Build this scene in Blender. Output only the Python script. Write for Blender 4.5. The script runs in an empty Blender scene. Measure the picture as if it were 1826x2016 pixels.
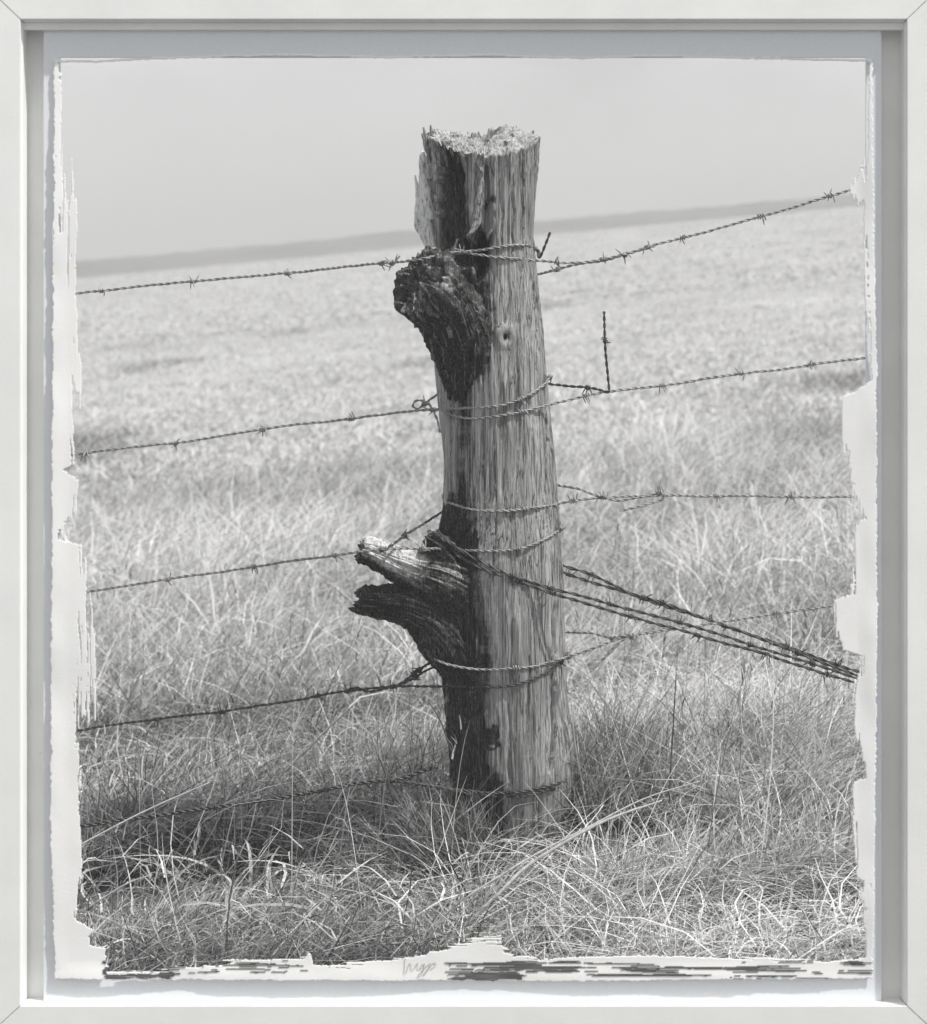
import bpy, bmesh, math, random
import numpy as np
from mathutils import Vector, Matrix

R = math.radians
rng = np.random.default_rng(7)
random.seed(7)
S = bpy.context.scene
COL = S.collection

# ------------------------------------------------------------------ camera
F = 4240.0                      # focal length in units of an 1826 px wide picture
PITCH = R(7.23)                 # camera looks slightly down
CAM_H = 1.155
cam_d = bpy.data.cameras.new('camera')
cam = bpy.data.objects.new('camera', cam_d); COL.objects.link(cam)
cam.location = (0, 0, CAM_H)
cam.rotation_euler = (math.pi / 2 - PITCH, 0, 0)
cam_d.sensor_fit = 'HORIZONTAL'; cam_d.sensor_width = 36
cam_d.lens = 36 * F / 1826
cam_d.clip_start = 0.05; cam_d.clip_end = 5000
cam_d.dof.use_dof = True; cam_d.dof.focus_distance = 3.62; cam_d.dof.aperture_fstop = 8.3
S.camera = cam

# ------------------------------------------------------------------ world and sun
SUN_AZ, SUN_EL = R(107), R(61)            # clockwise from the viewing direction: behind the camera, to the right
w = bpy.data.worlds.new('World'); S.world = w; w.use_nodes = True
nt = w.node_tree; nt.nodes.clear()
out = nt.nodes.new('ShaderNodeOutputWorld')
bg = nt.nodes.new('ShaderNodeBackground'); bg.inputs['Strength'].default_value = 0.11
sky = nt.nodes.new('ShaderNodeTexSky'); sky.sky_type = 'NISHITA'; sky.sun_disc = False
sky.sun_elevation = SUN_EL; sky.sun_rotation = SUN_AZ; sky.dust_density = 1.0
hs = nt.nodes.new('ShaderNodeHueSaturation'); hs.inputs['Saturation'].default_value = 0.10
tc = nt.nodes.new('ShaderNodeTexCoord')
mp = nt.nodes.new('ShaderNodeMapping'); mp.inputs['Scale'].default_value = (8, 8, 15)
nz = nt.nodes.new('ShaderNodeTexNoise'); nz.inputs['Scale'].default_value = 1.0; nz.inputs['Detail'].default_value = 4
mr = nt.nodes.new('ShaderNodeMapRange')
mr.inputs['From Min'].default_value = 0.3; mr.inputs['From Max'].default_value = 0.7
mr.inputs['To Min'].default_value = 0.80; mr.inputs['To Max'].default_value = 1.15
mul = nt.nodes.new('ShaderNodeMix'); mul.data_type = 'RGBA'; mul.blend_type = 'MULTIPLY'; mul.inputs[0].default_value = 1
L = nt.links.new
L(tc.outputs['Generated'], mp.inputs['Vector']); L(mp.outputs[0], nz.inputs['Vector']); L(nz.outputs[0], mr.inputs['Value'])
ov = nt.nodes.new('ShaderNodeMix'); ov.data_type = 'RGBA'; ov.inputs[0].default_value = 0.8      # thin even overcast over the clear sky
ov.inputs[7].default_value = (5.9, 5.95, 6.0, 1)
L(sky.outputs[0], hs.inputs['Color']); L(hs.outputs[0], ov.inputs[6]); L(ov.outputs[2], mul.inputs[6]); L(mr.outputs[0], mul.inputs[7])
L(mul.outputs[2], bg.inputs['Color']); L(bg.outputs[0], out.inputs[0])

sd = bpy.data.lights.new('sun', 'SUN'); sd.energy = 4.4; sd.angle = R(1.2); sd.color = (1.0, 0.985, 0.96)
so = bpy.data.objects.new('sun', sd); COL.objects.link(so)
to_sun = Vector((math.sin(SUN_AZ) * math.cos(SUN_EL), math.cos(SUN_AZ) * math.cos(SUN_EL), math.sin(SUN_EL)))
so.rotation_euler = to_sun.to_track_quat('Z', 'Y').to_euler(); so.location = (3, -3, 6)

vs = S.view_settings
vs.view_transform = 'Standard'; vs.look = 'None'; vs.exposure = 0.21; vs.gamma = 1; vs.use_curve_mapping = False

# ------------------------------------------------------------------ helpers
cp, sp = math.cos(PITCH), math.sin(PITCH)
def at(px, py, Y):
    """point at distance Y seen at photo pixel px, py (1826 x 2016)"""
    a = (px - 913) / F; b = -(py - 1008) / F
    d = np.array([a, cp + b * sp, -sp + b * cp])
    return d * (Y / d[1]) + np.array([0, 0, CAM_H])
def project(P):
    P = np.asarray(P, float) - np.array([0, 0, CAM_H])
    dep = P[..., 1] * cp - P[..., 2] * sp
    up = P[..., 1] * sp + P[..., 2] * cp
    return 913 + F * P[..., 0] / dep, 1008 - F * up / dep

def _hash(i, j, k, s):
    h = (i * 374761393 + j * 668265263 + k * 2147483647 + s * 974711) & 0xffffffff
    h = ((h ^ (h >> 13)) * 1274126177) & 0xffffffff
    h = ((h ^ (h >> 15)) * 2246822519) & 0xffffffff
    return ((h ^ (h >> 16)) & 0xffffff) / float(0xffffff)
def noise(x, y, z=None, seed=0):
    x = np.asarray(x, float); y = np.asarray(y, float); z = np.zeros_like(x) if z is None else np.asarray(z, float)
    xi = np.floor(x).astype(np.int64); yi = np.floor(y).astype(np.int64); zi = np.floor(z).astype(np.int64)
    fx, fy, fz = x - xi, y - yi, z - zi
    fx = fx * fx * (3 - 2 * fx); fy = fy * fy * (3 - 2 * fy); fz = fz * fz * (3 - 2 * fz)
    r = 0
    for a in (0, 1):
        for b in (0, 1):
            for c in (0, 1):
                wgt = (fx if a else 1 - fx) * (fy if b else 1 - fy) * (fz if c else 1 - fz)
                r = r + wgt * _hash(xi + a, yi + b, zi + c, seed)
    return r * 2 - 1
def fbm(x, y, z=None, seed=0, oct=4):
    t, a, r = 0, 1, 0
    for o in range(oct):
        f = 2 ** o
        r = r + a * noise(np.asarray(x) * f, np.asarray(y) * f, None if z is None else np.asarray(z) * f, seed + o); t += a; a *= 0.5
    return r / t
def sstep(a, b, v):
    t = np.clip((v - a) / (b - a), 0, 1); return t * t * (3 - 2 * t)

def mesh(name, verts, faces, mat=None, smooth=False, attrs=None):
    me = bpy.data.meshes.new(name)
    verts = np.asarray(verts, np.float32)
    if isinstance(faces, np.ndarray):
        n = faces.shape[1]; nf = len(faces)
        me.vertices.add(len(verts)); me.vertices.foreach_set('co', verts.ravel())
        me.loops.add(nf * n); me.loops.foreach_set('vertex_index', faces.astype(np.int32).ravel())
        me.polygons.add(nf); me.polygons.foreach_set('loop_start', np.arange(nf, dtype=np.int32) * n)
        me.update(calc_edges=True)
    else:
        me.from_pydata([tuple(map(float, v)) for v in verts], [], faces); me.update()
    if smooth:
        me.polygons.foreach_set('use_smooth', np.ones(len(me.polygons), bool))
    for k, v in (attrs or {}).items():
        a = me.attributes.new(k, 'FLOAT', 'POINT'); a.data.foreach_set('value', np.asarray(v, np.float32))
    if mat: me.materials.append(mat)
    return me
def obj(name, me, parent=None, loc=None):
    o = bpy.data.objects.new(name, me); COL.objects.link(o)
    if parent: o.parent = parent
    if loc is not None: o.location = loc
    return o
def tag(o, label=None, cat=None, group=None, kind=None):
    if label: o['label'] = label
    if cat: o['category'] = cat
    if group: o['group'] = group
    if kind: o['kind'] = kind
    return o

# ------------------------------------------------------------------ materials
class NT:
    def __init__(s, name):
        s.m = bpy.data.materials.new(name); s.m.use_nodes = True; s.t = s.m.node_tree
        s.b = s.t.nodes['Principled BSDF']; s.out = s.t.nodes['Material Output']
    def n(s, t, **kw):
        x = s.t.nodes.new(t)
        for k, v in kw.items():
            if hasattr(x, k): setattr(x, k, v)
            else: x.inputs[k].default_value = v
        return x
    def l(s, a, b): s.t.links.new(a, b)
    def tex(s, scale, nscale=1.0, detail=6, rough=0.6, coord='Object'):
        c = s.n('ShaderNodeTexCoord'); m = s.n('ShaderNodeMapping'); m.inputs['Scale'].default_value = scale
        z = s.n('ShaderNodeTexNoise'); z.inputs['Scale'].default_value = nscale; z.inputs['Detail'].default_value = detail
        z.inputs['Roughness'].default_value = rough
        s.l(c.outputs[coord], m.inputs[0]); s.l(m.outputs[0], z.inputs['Vector']); return z.outputs[0]
    def ramp(s, f, *stops):
        r = s.n('ShaderNodeValToRGB'); e = r.color_ramp.elements
        while len(e) < len(stops): e.new(0.5)
        for i, (p, c) in enumerate(stops):
            e[i].position = p; e[i].color = ((c, c, c, 1) if not isinstance(c, tuple) else (*c, 1))
        s.l(f, r.inputs[0]); return r.outputs[0]
    def mix(s, f, a, b, mode='MIX'):
        x = s.n('ShaderNodeMix'); x.data_type = 'RGBA'; x.blend_type = mode
        for sock, v in ((0, f), (6, a), (7, b)):
            if isinstance(v, (int, float)): x.inputs[sock].default_value = v if sock == 0 else (v, v, v, 1)
            else: s.l(v, x.inputs[sock])
        return x.outputs[2]
    def bump(s, h, strength=0.5, dist=0.003):
        b = s.n('ShaderNodeBump'); b.inputs['Strength'].default_value = strength; b.inputs['Distance'].default_value = dist
        s.l(h, b.inputs['Height']); s.l(b.outputs[0], s.b.inputs['Normal'])
    def attr(s, name):
        a = s.n('ShaderNodeAttribute'); a.attribute_name = name; return a.outputs['Fac']

def m_white_paint():
    t = NT('white_paint')
    f = t.tex((1, 1, 1), 9, 5)
    c = t.ramp(f, (0.3, (0.80, 0.80, 0.785)), (0.7, (0.87, 0.87, 0.855)))
    s = t.tex((1, 1, 1), 150, 2)
    t.l(t.mix(t.ramp(s, (0.20, 0.8), (0.235, 0.0)), c, 0.28), t.b.inputs['Base Color'])    # tiny scuffs
    t.b.inputs['Roughness'].default_value = 0.45
    t.bump(t.tex((60, 60, 60), 4, 3), 0.15, 0.001)
    return t.m
def m_board():
    t = NT('mount_board'); f = t.tex((1, 1, 1), 300, 3)
    t.l(t.ramp(f, (0.2, (0.72, 0.745, 0.77)), (0.8, (0.78, 0.80, 0.825))), t.b.inputs['Base Color'])
    t.b.inputs['Roughness'].default_value = 0.9; return t.m
def m_paper():
    t = NT('rag_paper'); f = t.tex((1, 1, 1), 14, 6)
    c = t.ramp(f, (0.25, (0.83, 0.825, 0.81)), (0.75, (0.89, 0.89, 0.88)))
    t.l(c, t.b.inputs['Base Color']); t.b.inputs['Roughness'].default_value = 0.95
    t.bump(t.tex((1, 1, 1), 420, 5), 0.35, 0.0008); return t.m
def m_emulsion():
    t = NT('brushed_emulsion'); f = t.tex((6, 160, 1), 3, 6)
    t.l(t.ramp(f, (0.3, 0.04), (0.52, 0.09), (0.75, 0.22)), t.b.inputs['Base Color']); t.b.inputs['Roughness'].default_value = 0.7
    return t.m
def m_ink():
    t = NT('pencil'); t.b.inputs['Base Color'].default_value = (0.22, 0.22, 0.23, 1); t.b.inputs['Roughness'].default_value = 0.7; return t.m
def m_wood():
    t = NT('weathered_wood')
    fine = t.tex((320, 320, 5), 1.6, 8, 0.75)
    mid = t.tex((150, 150, 1.7), 1.2, 8, 0.7)
    broad = t.tex((20, 20, 2.2), 1.0, 5)
    speck = t.tex((120, 120, 40), 3, 4)
    crk = t.tex((75, 75, 1.9), 1.0, 4, 0.55)
    c1 = t.ramp(fine, (0.33, 0.06), (0.44, 0.25), (0.56, 0.44), (0.70, 0.72))
    c2 = t.ramp(mid, (0.30, 0.30), (0.45, 0.80), (0.7, 1.0))
    c3 = t.ramp(broad, (0.3, 0.68), (0.68, 1.45))
    ck = t.ramp(crk, (0.48, 1.0), (0.5, 0.12), (0.52, 1.0))          # hairline checks along the grain
    wood = t.mix(1, t.mix(0.9, c1, c2, 'MULTIPLY'), c3, 'MULTIPLY')
    wood = t.mix(0.75, wood, ck, 'MULTIPLY')
    wood = t.mix(t.attr('bare'), wood, t.ramp(fine, (0.34, 0.25), (0.5, 0.72), (0.7, 0.85)))
    wood = t.mix(t.ramp(speck, (0.64, 0.0), (0.72, 0.5)), wood, 0.75)
    charc = t.ramp(fine, (0.36, 0.005), (0.50, 0.028), (0.58, 0.11), (0.70, 0.45))
    t.l(t.mix(t.attr('char'), wood, charc), t.b.inputs['Base Color'])
    t.b.inputs['Roughness'].default_value = 0.9; t.b.inputs['Specular IOR Level'].default_value = 0.2
    hh = t.mix(1, t.mix(0.5, fine, mid), ck, 'MULTIPLY')
    t.bump(hh, 1.0, 0.005); return t.m
def m_bark():
    t = NT('pale_flaking_bark'); f = t.tex((120, 120, 30), 2, 6, .7)
    t.l(t.ramp(f, (0.34, 0.10), (0.42, 0.55), (0.55, 0.85)), t.b.inputs['Base Color']); t.b.inputs['Roughness'].default_value = .95
    t.bump(f, 0.8, 0.004); return t.m
def m_wire(name, lo, hi, metal):
    t = NT(name); f = t.tex((1, 1, 1), 160, 5)
    t.l(t.ramp(f, (0.3, lo), (0.7, hi)), t.b.inputs['Base Color'])
    t.b.inputs['Metallic'].default_value = metal; t.b.inputs['Roughness'].default_value = 0.5
    t.bump(t.tex((1, 1, 1), 700, 3), 0.3, 0.0006); return t.m
def m_grass():
    t = NT('dry_grass')
    a = t.attr('shade')
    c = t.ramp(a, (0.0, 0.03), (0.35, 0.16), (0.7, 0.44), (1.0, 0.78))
    t.l(c, t.b.inputs['Base Color']); t.b.inputs['Roughness'].default_value = 0.65; t.b.inputs['Specular IOR Level'].default_value = 0.3
    tr = t.n('ShaderNodeBsdfTranslucent'); t.l(c, tr.inputs['Color'])
    mx = t.n('ShaderNodeMixShader'); mx.inputs[0].default_value = 0.22
    t.l(t.b.outputs[0], mx.inputs[1]); t.l(tr.outputs[0], mx.inputs[2]); t.l(mx.outputs[0], t.out.inputs[0]); return t.m
def m_ground():
    t = NT('ground_soil')
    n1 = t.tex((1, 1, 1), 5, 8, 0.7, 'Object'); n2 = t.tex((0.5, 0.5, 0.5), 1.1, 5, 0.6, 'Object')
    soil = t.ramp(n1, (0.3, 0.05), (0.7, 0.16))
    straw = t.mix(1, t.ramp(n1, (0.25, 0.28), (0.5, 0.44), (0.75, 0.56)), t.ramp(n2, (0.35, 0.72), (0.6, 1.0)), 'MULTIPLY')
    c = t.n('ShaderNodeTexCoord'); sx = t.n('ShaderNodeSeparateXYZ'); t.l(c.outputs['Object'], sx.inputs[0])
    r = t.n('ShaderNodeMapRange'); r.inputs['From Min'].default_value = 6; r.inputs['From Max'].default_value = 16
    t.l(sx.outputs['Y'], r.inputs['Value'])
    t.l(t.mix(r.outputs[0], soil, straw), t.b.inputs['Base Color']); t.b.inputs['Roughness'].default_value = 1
    t.b.inputs['Specular IOR Level'].default_value = 0.05
    t.bump(n1, 0.6, 0.05); return t.m
def m_hill():
    t = NT('ridge_turf'); n1 = t.tex((0.12, 0.12, 0.5), 1, 6)
    t.l(t.ramp(n1, (0.3, 0.06), (0.7, 0.16)), t.b.inputs['Base Color']); t.b.inputs['Roughness'].default_value = 1; return t.m

M = dict(bark=m_bark(), white=m_white_paint(), board=m_board(), paper=m_paper(), emul=m_emulsion(), ink=m_ink(), wood=m_wood(),
         wire=m_wire('galvanised_wire', 0.14, 0.42, 0.25), dark=m_wire('rusted_wire', 0.03, 0.10, 0.3),
         grass=m_grass(), ground=m_ground(), hill=m_hill())

# ------------------------------------------------------------------ ground and far ridge
SLOPE, X0 = 0.092, 0.14
def gz(x, y):
    return SLOPE * (x - X0) + 1.0 * sstep(22, 100, np.asarray(y, float)) + 0.05 * fbm(np.asarray(x) * 0.9, np.asarray(y) * 0.9, seed=3, oct=3) * sstep(4.15, 6.5, np.asarray(y, float))
ys = np.concatenate([np.linspace(-6, 0, 8), np.linspace(0.5, 12, 70), np.geomspace(12.5, 260, 70)])
us = np.linspace(-1, 1, 81)
gx = us[None, :] * (5 + 0.30 * np.abs(ys[:, None])); gy = np.repeat(ys[:, None], 81, 1)
gv = np.stack([gx, gy, gz(gx, gy)], -1).reshape(-1, 3)
def grid_faces(nr, nc, wrap=False):
    i = np.arange(nr - 1)[:, None]; j = np.arange(nc if wrap else nc - 1)[None, :]; j2 = (j + 1) % nc
    return np.stack([i * nc + j, i * nc + j2, (i + 1) * nc + j2, (i + 1) * nc + j], -1).reshape(-1, 4)
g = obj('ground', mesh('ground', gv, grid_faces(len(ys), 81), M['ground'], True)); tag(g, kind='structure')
# ridge beyond the field: a long low rise, real depth
rx = np.linspace(-55, 55, 200); ry = np.linspace(95, 150, 24)
RX, RY = np.meshgrid(rx, ry)
prof = np.sin(np.linspace(0, math.pi, 24))[:, None]
RZ = SLOPE * (RX - X0) + 0.75 + prof * (1.05 - 0.006 * RX + 0.16 * fbm(RX * 0.07, RY * 0.05, seed=5) + 0.14 * fbm(RX * 0.5, RY * 0.3, seed=7) + 0.08 * noise(RX * 2.2, RY * 0.8, seed=6))
rd = obj('hill', mesh('hill', np.stack([RX, RY, RZ], -1).reshape(-1, 3), grid_faces(24, 200), M['hill'], True)); tag(rd, kind='structure')

# air: pale even haze, one closed box round camera, ground and ridge
hzm = bpy.data.materials.new('haze_air'); hzm.use_nodes = True; hzm.node_tree.nodes.clear()
ho = hzm.node_tree.nodes.new('ShaderNodeOutputMaterial'); hv = hzm.node_tree.nodes.new('ShaderNodeVolumePrincipled')
hv.inputs['Color'].default_value = (0.97, 0.97, 0.97, 1); hv.inputs['Density'].default_value = 0.0085
hzm.node_tree.links.new(hv.outputs[0], ho.inputs['Volume'])
hx, hy0, hy1, hz0, hz1 = 92, -9, 268, -9.8, 10.6
hb = obj('haze', mesh('haze', [(x, y, z) for z in (hz0, hz1) for y in (hy0, hy1) for x in (-hx, hx)],
    [[0, 2, 3, 1], [4, 5, 7, 6], [0, 1, 5, 4], [2, 6, 7, 3], [0, 4, 6, 2], [1, 3, 7, 5]], hzm)); tag(hb, 'pale haze hanging over the whole field', None, None, 'stuff')

# ------------------------------------------------------------------ picture frame (stands on the grass in front of the post)
DF = 2.95
fwd = np.array([0, cp, -sp]); upv = np.array([0, sp, cp])
def fl(px, py, w):
    """frame-local metres: right, up, towards the camera (w = depth behind the front face, metres)"""
    k = (DF + w) / F
    return ((px - 913) * k, (1008 - py) * k, -w)
FM = Matrix(((1, 0, 0, 0), (0, upv[1], -fwd[1], 0), (0, upv[2], -fwd[2], 0), (0, 0, 0, 1)))
centre = np.array([0, 0, CAM_H]) + fwd * DF
FM.translation = Vector(centre)
HB = 1056 * DF / F                      # half height of the frame, outside
frame = bpy.data.objects.new('picture_frame', None); COL.objects.link(frame)
BASE = Matrix.Translation((0, -HB, 0))
frame.matrix_world = FM @ BASE; frame.empty_display_size = 0.05
tag(frame, 'large white painted wooden box frame standing around the view of the post', 'picture frame')
def fpart(name, verts, faces, mat, smooth=False, bev=0.0):
    v = np.asarray(verts, float) + np.array([0, HB, 0])
    me = mesh(name, v, faces, mat, smooth)
    if bev:
        bm = bmesh.new(); bm.from_mesh(me); bmesh.ops.recalc_face_normals(bm, faces=bm.faces)
        bmesh.ops.bevel(bm, geom=list(bm.edges), offset=bev, segments=2, affect='EDGES'); bm.to_mesh(me); bm.free()
    return obj(name, me, frame)
K = DF / F
IL, IR, IT, IB = 40, 1787, 37, 1981
RW = 0.062                              # rail width
DEPTH = 0.047
xl0, xr0, yt0, yb0 = (IL - 913) * K, (IR - 913) * K, (1008 - IT) * K, (1008 - IB) * K
XO, YO = xr0 + RW, HB
YOb = -HB
inner = [(xl0, yb0), (xr0, yb0), (xr0, yt0), (xl0, yt0)]
outer = [(-XO, YOb), (XO, YOb), (XO, YO), (-XO, YO)]
gap = 0.0004
for i in range(4):                      # mitred rails: each a prism between the inner and outer corners
    j = (i + 1) % 4
    a, b, c, d = np.array(outer[i]), np.array(outer[j]), np.array(inner[j]), np.array(inner[i])
    ed = (b - a) / np.linalg.norm(b - a); a = a + ed * gap; d = d + ed * gap; b = b - ed * gap; c = c - ed * gap
    nrm = np.array([-ed[1], ed[0]])     # points inwards
    prof_ = [(0, 0.0), (1, 0.0), ('in', 0.009), ('lip', 0.0095), ('lip', DEPTH), (0, DEPTH)]
    V = []
    for e0, e1 in ((a, d), (b, c)):
        s_ = 1 if e0 is a else -1
        pts = [(e0, 0), (e1, 0), (e1, 0.009), (e1 + nrm * 0.0016 + ed * s_ * 0.0016 , 0.0095), (e1 + nrm * 0.0016 + ed * s_ * 0.0016, DEPTH), (e0, DEPTH)]
        V += [(p[0], p[1], -w_) for p, w_ in pts]
    n = 6
    Fc = [[k, (k + 1) % n, n + (k + 1) % n, n + k] for k in range(n)] + [list(range(n))[::-1], list(range(n, 2 * n))]
    fpart('rail', V, Fc, M['white'], bev=0.0007)
def fbox(name, x0, y0, x1, y1, w0, w1, mat, bev=0.0005):
    k = (DF + w0) / F
    X = [(x0 - 913) * k, (x1 - 913) * k]; Y = [(1008 - y1) * k, (1008 - y0) * k]; Z = [-w1, -w0]
    V = [(x, y, z) for z in Z for y in Y for x in X]
    Fc = [[0, 1, 3, 2], [4, 5, 7, 6], [0, 1, 5, 4], [2, 3, 7, 6], [0, 2, 6, 4], [1, 3, 7, 5]]
    return fpart(name, V, Fc, mat, bev=bev)
WB = 0.022                              # mount board depth
fbox('spacer', 45, 44, 1782, 58, 0.0145, 0.020, M['white'])
# mount board: four strips butted round the opening
fbox('mount_board', 86, 59, 1736, 112, WB, WB + 0.005, M['board'], 0)
fbox('mount_board', 86, 1915, 1736, 1990, WB, WB + 0.005, M['board'], 0)
fbox('mount_board', 86, 112.05, 118, 1914.95, WB, WB + 0.005, M['board'], 0)
fbox('mount_board', 1706, 112.05, 1736, 1914.95, WB, WB + 0.005, M['board'], 0)
for x0, x1 in ((87, 110), (1712, 1735)):  # added side channels, shaped to hold a grey band of shade
    fbox('shade_channel_wall', x0, 62, x1, 1988, WB + 0.006, DEPTH - 0.004, M['white'])
for x0, x1 in ((40, 96), (1728, 1786)):  # added channel floors, set deep so they stay shaded
    fbox('shade_channel_floor', x0 + 6, 50, x1 - 4, 1990, DEPTH - 0.003, DEPTH + 0.003, M['white'])
# back legs, easel fashion, into the ground
for sx in (-1, 1):
    xx = sx * 0.40
    V = []
    top_z, bot = YO - 0.03, None
    for yy, ww in ((-HB + 0.02, DEPTH + 0.002), (-HB - 0.25, DEPTH + 0.002)):
        for dx in (-0.02, 0.02):
            for dw in (0, 0.02): V.append((xx + dx, yy, -(ww + dw)))
    fpart('foot', V, [[0, 1, 3, 2], [4, 5, 7, 6], [0, 1, 5, 4], [2, 3, 7, 6], [0, 2, 6, 4], [1, 3, 7, 5]], M['white'])

# ------------------------------------------------------------------ paper sheet with brushed edges
paper = bpy.data.objects.new('paper_sheet', None); COL.objects.link(paper)
paper.matrix_world = frame.matrix_world.copy(); paper.empty_display_size = 0.05
tag(paper, 'deckle edged white paper sheet with brushed picture borders inside the frame', 'paper sheet')
CS = 1.5
XS = np.arange(94, 1734, CS); YS = np.arange(98, 1940, CS)
PX, PY = np.meshgrid(XS + CS / 2, YS + CS / 2)
def tab(v, *pts):
    p = np.array(pts, float); return np.interp(v, p[:, 0], p[:, 1])
dk = lambda t, s: 2.2 * fbm(t / 26, t * 0 + s, seed=s, oct=4) + 1.6 * noise(t / 5, t * 0, seed=s + 9)
oL = tab(PY, (100, 107), (300, 106), (700, 103), (1000, 102), (1400, 100), (1700, 100), (1760, 104), (1940, 108)) + dk(PY, 1)
oR = tab(PY, (100, 1718), (500, 1722), (700, 1727), (750, 1726), (1200, 1728), (1500, 1725), (1940, 1719)) + dk(PY, 2)
oT = tab(PX, (100, 117), (190, 118), (300, 112), (480, 107), (560, 105), (760, 110), (840, 108), (950, 106), (1140, 111), (1300, 107), (1500, 112), (1720, 117)) + 0.5 * dk(PX, 3)
oB = tab(PX, (100, 1928), (600, 1931), (1100, 1932), (1720, 1927)) + 0.8 * dk(PX, 4)
inside = (PX > oL) & (PX < oR) & (PY > oT) & (PY < oB)
# picture area edges (solid border), and how far the dry brush reaches beyond them
eL = tab(PY, (100, 114), (380, 113), (480, 120), (545, 132), (640, 134), (800, 138), (915, 140), (925, 116), (948, 152), (1000, 137), (1055, 112), (1062, 110), (1074, 156), (1170, 158), (1300, 154), (1440, 150), (1600, 152), (1625, 158),
         (1700, 152), (1745, 126), (1785, 125), (1805, 134), (1815, 152), (1832, 182), (1845, 172), (1862, 174), (1868, 204), (1940, 210))
rL = tab(PY, (100, 3), (280, 14), (400, 70), (560, 75), (680, 44), (800, 22), (930, 14), (1050, 16), (1090, 10), (1175, 46), (1300, 62), (1390, 55), (1450, 12), (1620, 10), (1680, 44), (1780, 52), (1810, 6), (1940, 4))
eR = tab(PY, (100, 1712), (340, 1712), (372, 1690), (400, 1706), (640, 1712), (748, 1719), (770, 1690), (782, 1660), (850, 1668), (980, 1694), (1020, 1716), (1035, 1690), (1170, 1692), (1182, 1652), (1240, 1656), (1280, 1668), (1292, 1702),
         (1320, 1700), (1345, 1686), (1430, 1690), (1470, 1704), (1532, 1712), (1545, 1684), (1640, 1690), (1722, 1696), (1742, 1716), (1765, 1698), (1790, 1714), (1800, 1704), (1860, 1708), (1940, 1712))
rR = tab(PY, (100, 3), (300, 10), (380, 30), (440, 18), (700, 4), (790, 6), (860, 26), (985, 30), (1040, 14), (1180, 24), (1290, 10), (1400, 20), (1530, 10), (1700, 14), (1760, 20), (1940, 12))
eB = tab(PX, (100, 1884), (204, 1884), (208, 1922), (330, 1920), (345, 1905), (600, 1898), (608, 1882), (618, 1906), (700, 1899), (800, 1889), (880, 1874), (905, 1862), (985, 1858), (992, 1874), (1010, 1886), (1060, 1892), (1690, 1894), (1730, 1890))
rB = tab(PX, (100, 3), (208, 4), (340, 14), (450, 26), (600, 16), (650, 6), (860, 5), (900, 14), (1000, 16), (1200, 12), (1400, 14), (1720, 16))
def streak(a, b, sd):      # dry brush: hairs of different width along b
    q = a + 6 * noise(b / 130, a / 60, seed=sd + 3) + 1.5 * noise(b / 24, a / 9, seed=sd + 5)
    return 0.65 * noise(q / 2.3, b / 110, seed=sd) + 0.40 * noise(q / 5.0, b / 170, seed=sd + 1) + 0.35 * noise(q / 14, b / 60, seed=sd + 2) + 0.12 * noise(q / 2.5, b / 14, seed=sd + 4)
vst = streak(PX, PY, 11); hst = streak(PY, PX, 201)
dL = eL - PX; dR = PX - eR; dB = PY - eB; dT = oT + 4 - PY
dL = dL + 2.5 * noise(PX / 9, PY / 4, seed=21); dR = dR + 2.5 * noise(PX / 9, PY / 4, seed=22); dB = dB + 2.0 * noise(PX / 4, PY / 9, seed=23)
def border(d, r, st):      # solid near the edge of the sheet, streaky beyond
    q = np.where(d > 0, 0.55 + d / 22, 0.55 + d / np.maximum(r, 1) * 1.15)
    return st < q
isp = inside & (border(dL, rL, vst) | border(dR, rR, vst) | border(dB, rB, hst) | (dT > 0) | (PX < oL + 6) | (PX > oR - 6))
# keep what hangs together
seed_ = np.zeros_like(isp); seed_[:, :] = isp & ((PX < oL + 5) | (PX > oR - 5) | (PY > oB - 5) | (PY < oT + 3))
cur = seed_
for _ in range(260):
    nx = cur.copy(); nx[1:] |= cur[:-1]; nx[:-1] |= cur[1:]; nx[:, 1:] |= cur[:, :-1]; nx[:, :-1] |= cur[:, 1:]; nx &= isp
    if (nx == cur).all(): break
    cur = nx
isp = cur
def raster_mesh(name, mask, w_fn, thick, mat, z0):
    ny, nx = mask.shape
    vid = -np.ones((ny + 1, nx + 1), np.int64); use = np.zeros((ny + 1, nx + 1), bool)
    use[:-1, :-1] |= mask; use[1:, :-1] |= mask; use[:-1, 1:] |= mask; use[1:, 1:] |= mask
    vid[use] = np.arange(use.sum()); yy, xx = np.nonzero(use)
    px = XS[0] + xx * CS; py = YS[0] + yy * CS
    wv = w_fn(px, py); k = (DF + wv) / F
    front = np.stack([(px - 913) * k, (1008 - py) * k + HB, -wv], -1)
    back = front.copy(); back[:, 2] -= thick
    N = len(front)
    cy, cx = np.nonzero(mask)
    a, b, c, d = vid[cy, cx], vid[cy, cx + 1], vid[cy + 1, cx + 1], vid[cy + 1, cx]
    fs = [np.stack([d, c, b, a], -1), np.stack([a, b, c, d], -1) + N]
    pad = np.pad(mask, 1)
    for (oy, ox, p, q) in ((-1, 0, 0, 1), (0, 1, 1, 2), (1, 0, 2, 3), (0, -1, 3, 0)):
        e = ~pad[cy + 1 + oy, cx + 1 + ox]; ring = (a, b, c, d)
        u_, v_ = ring[p][e], ring[q][e]
        fs.append(np.stack([u_, v_, v_ + N, u_ + N], -1))
    return mesh(name, np.vstack([front, back]), np.concatenate(fs), mat, False)
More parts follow.
